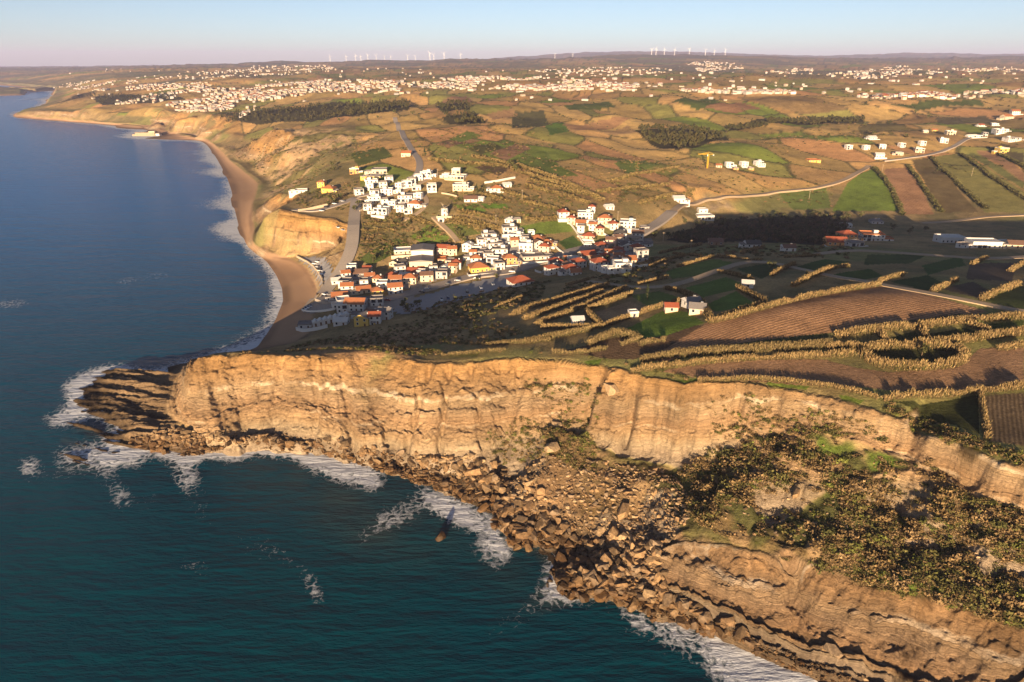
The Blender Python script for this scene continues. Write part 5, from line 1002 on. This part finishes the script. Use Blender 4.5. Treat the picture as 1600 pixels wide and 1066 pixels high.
def rocks():
    cand = []
    for zi, (poly, n, (a, b_), lab) in enumerate(ROCKZ):
        p = pxscatter(poly, n, 300+zi, .05); s = a+(b_-a)*RNG.random(len(p))**2.6
        ci = RNG.integers(0, 5, len(p)); cand.append(np.c_[p, s, ci, np.full(len(p), zi)])
    A = np.concatenate(cand); o = np.argsort(-A[:, 3]); A = A[o]; big, rest = A[:285], A[285:]
    scatter('rubble', [(t, np.ones(len(t))) for t in RVS], rest[:, 0], rest[:, 1], rest[:, 3], RC[rest[:, 4].astype(int)], M_ROCK, zoff=.12, kind='stuff', label='countless small tan rocks and rubble along the shore', category='rubble')
    M = {}
    for v in range(8):
        for c in range(5): M[(v, c)] = tris_mesh('boulder', RV[v], np.tile(RC[c], (len(RV[v]), 1)), M_ROCK)
    for j, (x, y, z, s, c, zi) in enumerate(big):
        c = int(c); zi = int(zi); o = obj('boulder', M[(j % 8, c)], label=f'{CNAME[c]} boulder {ROCKZ[zi][3]}, {third((x, y, z), zi)}', category='boulder', group=f'{CNAME[c]} boulders {ROCKZ[zi][3]}, {third((x, y, z), zi)}')
        o.location = (x, y, z+s*.2); o.rotation_euler = (random.uniform(-.5, .5), random.uniform(-.5, .5), random.uniform(0, 6.28)); o.scale = (s*random.uniform(.9, 1.4), s, s*random.uniform(.8, 1.2))
    # named rocks
    for px, py, s, c, lab in [(862,705,3.0,2,'big pale upright boulder standing on the brown slope below the cliff recess'), (870,668,2.6,2,'pale domed boulder on the ledge under the cliff recess'), (955,612,3.6,2,'pale angular block stuck high in the cliff gully'), (976,800,3.6,0,'large rounded yellow boulder at the middle of the rubble slope'), (740,742,3.2,0,'tall split tan boulder above the rocky shore'), (688,842,1.9,3,'lone brown rock standing in the sea off the shore'), (940,935,3.4,0,'long tan slab leaning at the water edge of the near point'), (1300,1020,2.4,4,'grey oval boulder at the foot of the lower cliff'), (1245,772,2.0,0,'pale boulder alone in the dark scrub slope'), (880,920,2.4,3,'dark brown rock at the tip of the near point')]:
        P = G(px, py); o = obj('boulder', M[(int(s*10) % 8, c)], label=lab, category='boulder'); o.location = (P[0], P[1], P[2]+s*.25); o.scale = (s, s, s*1.1); o.rotation_euler = (.2, .15, px*.7)
rocks()
# ------------------------------------------------------------------ windmill, crane, turbines, fort, poles, cars
def cyl(name, prof, k, mat, smooth=True):       # lathe: list of (radius, z)
    V = [(r*math.cos(i*2*math.pi/k), r*math.sin(i*2*math.pi/k), z) for r, z in prof for i in range(k)]
    Q = [(j*k+i, j*k+(i+1) % k, (j+1)*k+(i+1) % k, (j+1)*k+i) for j in range(len(prof)-1) for i in range(k)]
    return npmesh(name, V, Q, mat, smooth)
def bar_mesh(name, segs, r, mat):               # square bars between points
    V = []; Q = []
    for a, b_ in segs:
        a = mathutils.Vector(a); b_ = mathutils.Vector(b_); d = (b_-a).normalized(); u = d.orthogonal().normalized(); v = d.cross(u); o = len(V)
        for p in (a, b_):
            for s, t in ((1, 1), (-1, 1), (-1, -1), (1, -1)): V.append(p+u*r*s+v*r*t)
        Q += [(o, o+1, o+5, o+4), (o+1, o+2, o+6, o+5), (o+2, o+3, o+7, o+6), (o+3, o, o+4, o+7), (o+3, o+2, o+1, o), (o+4, o+5, o+6, o+7)]
    return npmesh(name, [tuple(v) for v in V], Q, mat)
M_METAL = plain('white_metal', (.66,.66,.66), .05, 1, .5, .3); M_YEL = plain('crane_yellow', (.62,.36,.03), .1, 1, .6, .3); M_WOOD = plain('pole_wood', (.33,.26,.18), .2, 2, .9)
def windmill():
    P = G(695, 337); r = obj('windmill', None, label='white round tower windmill with dark cap on the green hillside', category='windmill'); r.location = P
    obj('tower', cyl('tower', [(3.3, -2), (3.1, 0), (2.75, 6.2), (2.75, 6.21)], 20, MW['white']), r); obj('cap', cyl('cap', [(2.95, 6.2), (2.95, 6.5), (.05, 8.6)], 20, MR['dark']), r)
    obj('sail_frame', bar_mesh('sail_frame', [((0, -3.2, 6.9), (5*math.cos(a), -3.2, 6.9+5*math.sin(a))) for a in (.5, .5+math.pi/2, .5+math.pi, .5+1.5*math.pi)], .1, M_WOOD), r)
    d = obj('door', DOOR, r); d.location = (0, -3.1, 0); w_ = obj('window', WIN, r); w_.location = (0, -2.95, 3.6); FOOT.append((P[0], P[1], 4))
    obj('terrace_wall', boxes_mesh('terrace_wall', [(-6, 6, -6.4, -6, -1, .8), (-6, -5.6, -5.99, 0, -1, .8), (5.6, 6, -5.99, 0, -1, .8)]), r, MW['cream'])
windmill()
def crane():
    P = G(1105, 263); r = obj('tower_crane', None, label='yellow tower crane standing over the hillside building site', category='crane'); r.location = P; r.scale = (.85, .85, .9); H = 17; s = .7; seg = []
    for x in (-s, s):
        for y in (-s, s): seg.append(((x, y, -1), (x, y, H)))
    for k in range(7):
        z = k*2.4; f = 1 if k % 2 else -1
        seg += [((-s*f, -s, z), (s*f, -s, z+2.4)), ((-s*f, s, z), (s*f, s, z+2.4)), ((-s, -s*f, z), (-s, s*f, z+2.4)), ((s, -s*f, z), (s, s*f, z+2.4))]
    obj('mast', bar_mesh('mast', seg, .13, M_YEL), r)
    seg = [((0, -.6, H), (-14, -.6, H)), ((0, .6, H), (-14, .6, H)), ((0, 0, H+1.3), (-14, 0, H+.6))]+[((-2*k, .6*(-1)**k, H), (-2*k-2, 0, H+1)) for k in range(6)]
    obj('jib', bar_mesh('jib', seg, .11, M_YEL), r); obj('counter_jib', bar_mesh('counter_jib', [((0, -.6, H), (7, -.6, H)), ((0, .6, H), (7, .6, H)), ((0, 0, H+3), (7, 0, H)), ((0, 0, H+3), (-9, 0, H+.9)), ((0, 0, H), (0, 0, H+3))], .1, M_YEL), r)
    obj('counterweight', boxes_mesh('counterweight', [(5.5, 7.2, -.8, .8, H-1.6, H-.02)]), r, MW['grey']); obj('cab', boxes_mesh('cab', [(-1.8, -.95, -.8, .8, H-2.2, H-.1)]), r, M_FRAME)
crane()
def turbines():
    A = [(1018,84.5,1.1),(1025,84,1.2),(1038,83.5,1.0),(1054,83.2,1.0),(1077,83.5,1.0),(1102,84,1.1),(1116,84,1.0),(1133,84.5,1.0)]
    B = [(516,95,.9),(541,94.5,.8),(556,95,.95),(564,94,.9),(575,95,1.0),(588,94,.9),(601,93.5,.8),(611,93.5,.7),(637,93.5,.9),(649,93,.8),(672,95,1.25),(678,94,1.0),(694,92.5,1.05),(720,92,.9),(867,90,.8),(895,89.5,.7)]
    TW = cyl('tower', [(2.9, -20), (2.6, 0), (1.7, 52)], 10, M_METAL); NA = boxes_mesh('nacelle', [(-1.8, 1.8, -4, 4, 51, 54.5)], M_METAL)
    V = [(-.9, -.3, 0), (.9, -.3, 0), (1.5, -.25, 6), (-.7, -.25, 6), (.35, -.1, 29), (-.35, -.1, 29), (-.9, .3, 0), (.9, .3, 0), (1.5, .25, 6), (-.7, .25, 6), (.35, .1, 29), (-.35, .1, 29)]
    BL = npmesh('blade', V, [(0,1,2,3),(3,2,4,5),(6,9,8,7),(9,11,10,8),(0,3,9,6),(3,5,11,9),(1,7,8,2),(2,8,10,4),(4,10,11,5)], M_METAL)
    for grp, ls in (('on the wooded hilltop right of the middle', A), ('along the left horizon', B)):
        for i, (px, py, s) in enumerate(ls):
            x, y, z = UY(px, py, 7800); z = float(height(np.array([x]), np.array([y]))[0]); r = obj('wind_turbine', None, label=f'white wind turbine {grp}, {ORD[i]} from the left', category='wind turbine', group='wind turbines '+grp); r.location = (x, y, z-1); r.scale = (s*.85, s*.85, s*.95); r.rotation_euler = (0, 0, random.uniform(-.5, .5))
            obj('tower', TW, r); obj('nacelle', NA, r); a0 = random.uniform(0, 2)
            for k in range(3): b_ = obj('blade', BL, r); b_.location = (0, -4.6, 52.8); b_.rotation_euler = (0, a0+k*2*math.pi/3, 0)
turbines()
def fort():
    P = G(226, 213); r = obj('stone_fort', None, label='pale stone fort standing on the rocks at the waterline of the far cove', category='fort'); r.location = (P[0], P[1]+12, max(P[2], 0)); r.rotation_euler = (0, 0, .05); r.scale = (.72, .8, .62)
    bx = [(-30, 28, -11, 11, -6, 11)]; obj('rampart', boxes_mesh('rampart', bx), r, MW['stone'])
    obj('parapet', boxes_mesh('parapet', [(-30.3+k*3.6, -28.2+k*3.6, -11.3, -10.2, 11.002, 12.6) for k in range(17)]), r, MW['stone']); obj('keep', boxes_mesh('keep', [(8, 26, -6, 8, 11.003, 15.5)]), r, MW['cream']); obj('lower_battery', boxes_mesh('lower_battery', [(-40, -30.01, -9, 8, -6, 6)]), r, MW['stone'])
    obj('house_wing', boxes_mesh('house_wing', [(28.01, 40, -8, 6, -6, 8)]), r, MW['white']); o = obj('roof', roof_mesh('gable', 12, 14, 8.2, MR['brown']), r); o.location = (34, -1, 0)
    for k in range(6): w_ = obj('window', WIN, r); w_.location = (-24+k*9, -11.04, 6); w_.scale = (1.6, 1, 1.6)
fort()
POLES = [(965,347,9,'beside the cream house above the shaded village'),(816,314,9.5,'on the bushy slope beyond the windmill'),(1264,311,8.5,'below the valley road on the green slope'),(1518,275,9,'in the strip field at the right'),(1378,269,9,'at the top of the bright green field'),(684,276,7,'beside the white row on the hill lane'),(692,330,6,'just left of the windmill'),(1036,378,8,'in the valley shade right of the village'),(1079,392,8,'among the shaded trees east of the village'),(640,456,7,'on the lower village street by the cream house'),(640,410,10,'behind the cream gabled house with a dark roof'),(775,347,6,'near the lone white villa above the terraces'),(712,428,6,'at the corner of the yellow house lane'),(812,425,6,'at the end of the terrace street')]
POLE = cyl('post', [(.2, -1), (.17, 0), (.11, 1)], 6, M_WOOD)
g = GG([(p[0], p[1]) for p in POLES])
for (px, py, h, lab), P in zip(POLES, g):
    r = obj('utility_pole', None, label='thin wooden utility pole '+lab, category='pole'); r.location = P; o = obj('post', POLE, r); o.scale = (1.3, 1.3, h); obj('crossarm', boxes_mesh('crossarm', [(-.9, .9, -.1, .1, h-.8, h-.6)]), r, M_WOOD)
CARC = {'white': (.75,.75,.75), 'silver': (.45,.46,.48), 'dark blue': (.03,.05,.12), 'black': (.02,.02,.022), 'red': (.35,.03,.03)}
MC = {k: plain('paint_'+k, c, .03, 1, .3, .5) for k, c in CARC.items()}; M_TYRE = plain('tyre', (.02,.02,.02), .1, 1, .9)
def car_meshes():
    def loft(prof, wd, mat, nm):
        n = len(prof); V = [(s*wd/2*k, x, z) for s in (-1, 1) for x, z, k in prof]; fs = [tuple(range(n))[::-1], tuple(range(n, 2*n))]+[(i, (i+1) % n, n+(i+1) % n, n+i) for i in range(n)]
        me = bpy.data.meshes.new(nm); me.from_pydata(V, [], fs)
        if mat: me.materials.append(mat)
        me.update(); return me
    body = [(-2.1, .35, 1), (-2.1, .8, .96), (-1.2, .95, .96), (2.0, .95, .95), (2.1, .6, .97), (2.1, .35, 1)]; cabin = [(-1.15, .96, .93), (-.45, 1.48, .78), (1.1, 1.5, .78), (1.85, .96, .9)]
    wheel = cyl('wheel', [(.02, -.11), (.33, -.11), (.33, .11), (.02, .11)], 12, M_TYRE)
    return loft, body, cabin, wheel
loft, body_p, cabin_p, WHEEL = car_meshes(); BODY = {k: loft(body_p, 1.75, MC[k], 'body') for k in MC}; CAB = loft(cabin_p, 1.7, M_GLASS, 'cabin')
CARS = [('in the sunny car park above the small beach', [(492,414,'white',1.2),(497,419,'silver',1.2),(501,425,'white',1.2),(504,430,'dark blue',1.2),(500,421,'black',1.2),(497,411,'white',1.2)]), ('parked on the seafront square', [(478,484,'white',.3),(482,482,'white',.3),(486,480,'silver',.3),(508,462,'white',1),(512,470,'dark blue',.2)]), ('parked along the village street', [(700,446,'black',1.45),(660,458,'black',1.4),(745,437,'white',1.5),(715,440,'silver',1.45),(606,471,'red',1.4),(668,453,'dark blue',1.4),(800,426,'white',1.4)]), ('in the big paved car park', [(730,458,'black',.2),(752,452,'white',.2),(770,446,'silver',.2),(700,468,'dark blue',.2),(690,470,'white',.2)]), ('on the lane above the bluff', [(523,320,'white',1.2),(510,325,'black',1.2),(503,331,'white',1.2),(535,316,'silver',1.2)]), ('beside the coast road bend', [(528,357,'white',.5),(536,361,'silver',.8),(547,364,'white',.1)])]
for area, ls in CARS:
    g = GG([(a, b_) for a, b_, _, _ in ls])
    for (px, py, c, rot), P in zip(ls, g):
        same = sorted(q[0] for q in ls if q[2] == c); t = f'{c} car {area}'; t = t+f', {ORD[same.index(px)]} from the left' if len(same) > 1 else t
        r = obj('parked_car', None, label=t, category='car'); r.location = (P[0], P[1], P[2]+.42); r.rotation_euler = (0, 0, rot); obj('body', BODY[c], r); obj('cabin', CAB, r)
        for x in (-.8, .8):
            for y in (-1.3, 1.3): o = obj('wheel', WHEEL, r); o.location = (x, y, .33); o.rotation_euler = (0, math.pi/2, 0)
# ------------------------------------------------------------------ haze
def build_haze():
    x0, x1, y0, y1, z0, z1 = -38000, 38000, -8000, 25400, -12, 470
    V = [(x, y, z) for z in (z0, z1) for y in (y0, y1) for x in (x0, x1)]
    me = bpy.data.meshes.new('haze'); me.from_pydata(V, [], [(0, 2, 3, 1), (4, 5, 7, 6), (0, 1, 5, 4), (2, 6, 7, 3), (0, 4, 6, 2), (1, 3, 7, 5)])
    m = bpy.data.materials.new('haze'); m.use_nodes = True; t = m.node_tree
    for n in list(t.nodes):
        if n.type == 'BSDF_PRINCIPLED': t.nodes.remove(n)
    v = t.nodes.new('ShaderNodeVolumePrincipled'); v.inputs['Color'].default_value = (.60, .62, 1.0, 1); v.inputs['Density'].default_value = HAZE_DENSITY; v.inputs['Anisotropy'].default_value = 0.0
    t.links.new(v.outputs[0], t.nodes['Material Output'].inputs['Volume'])
    obj('haze', me, mat=m, kind='stuff', label='thin pale haze in the air over the whole coast')
HAZE_DENSITY = 5.4e-5
build_haze()
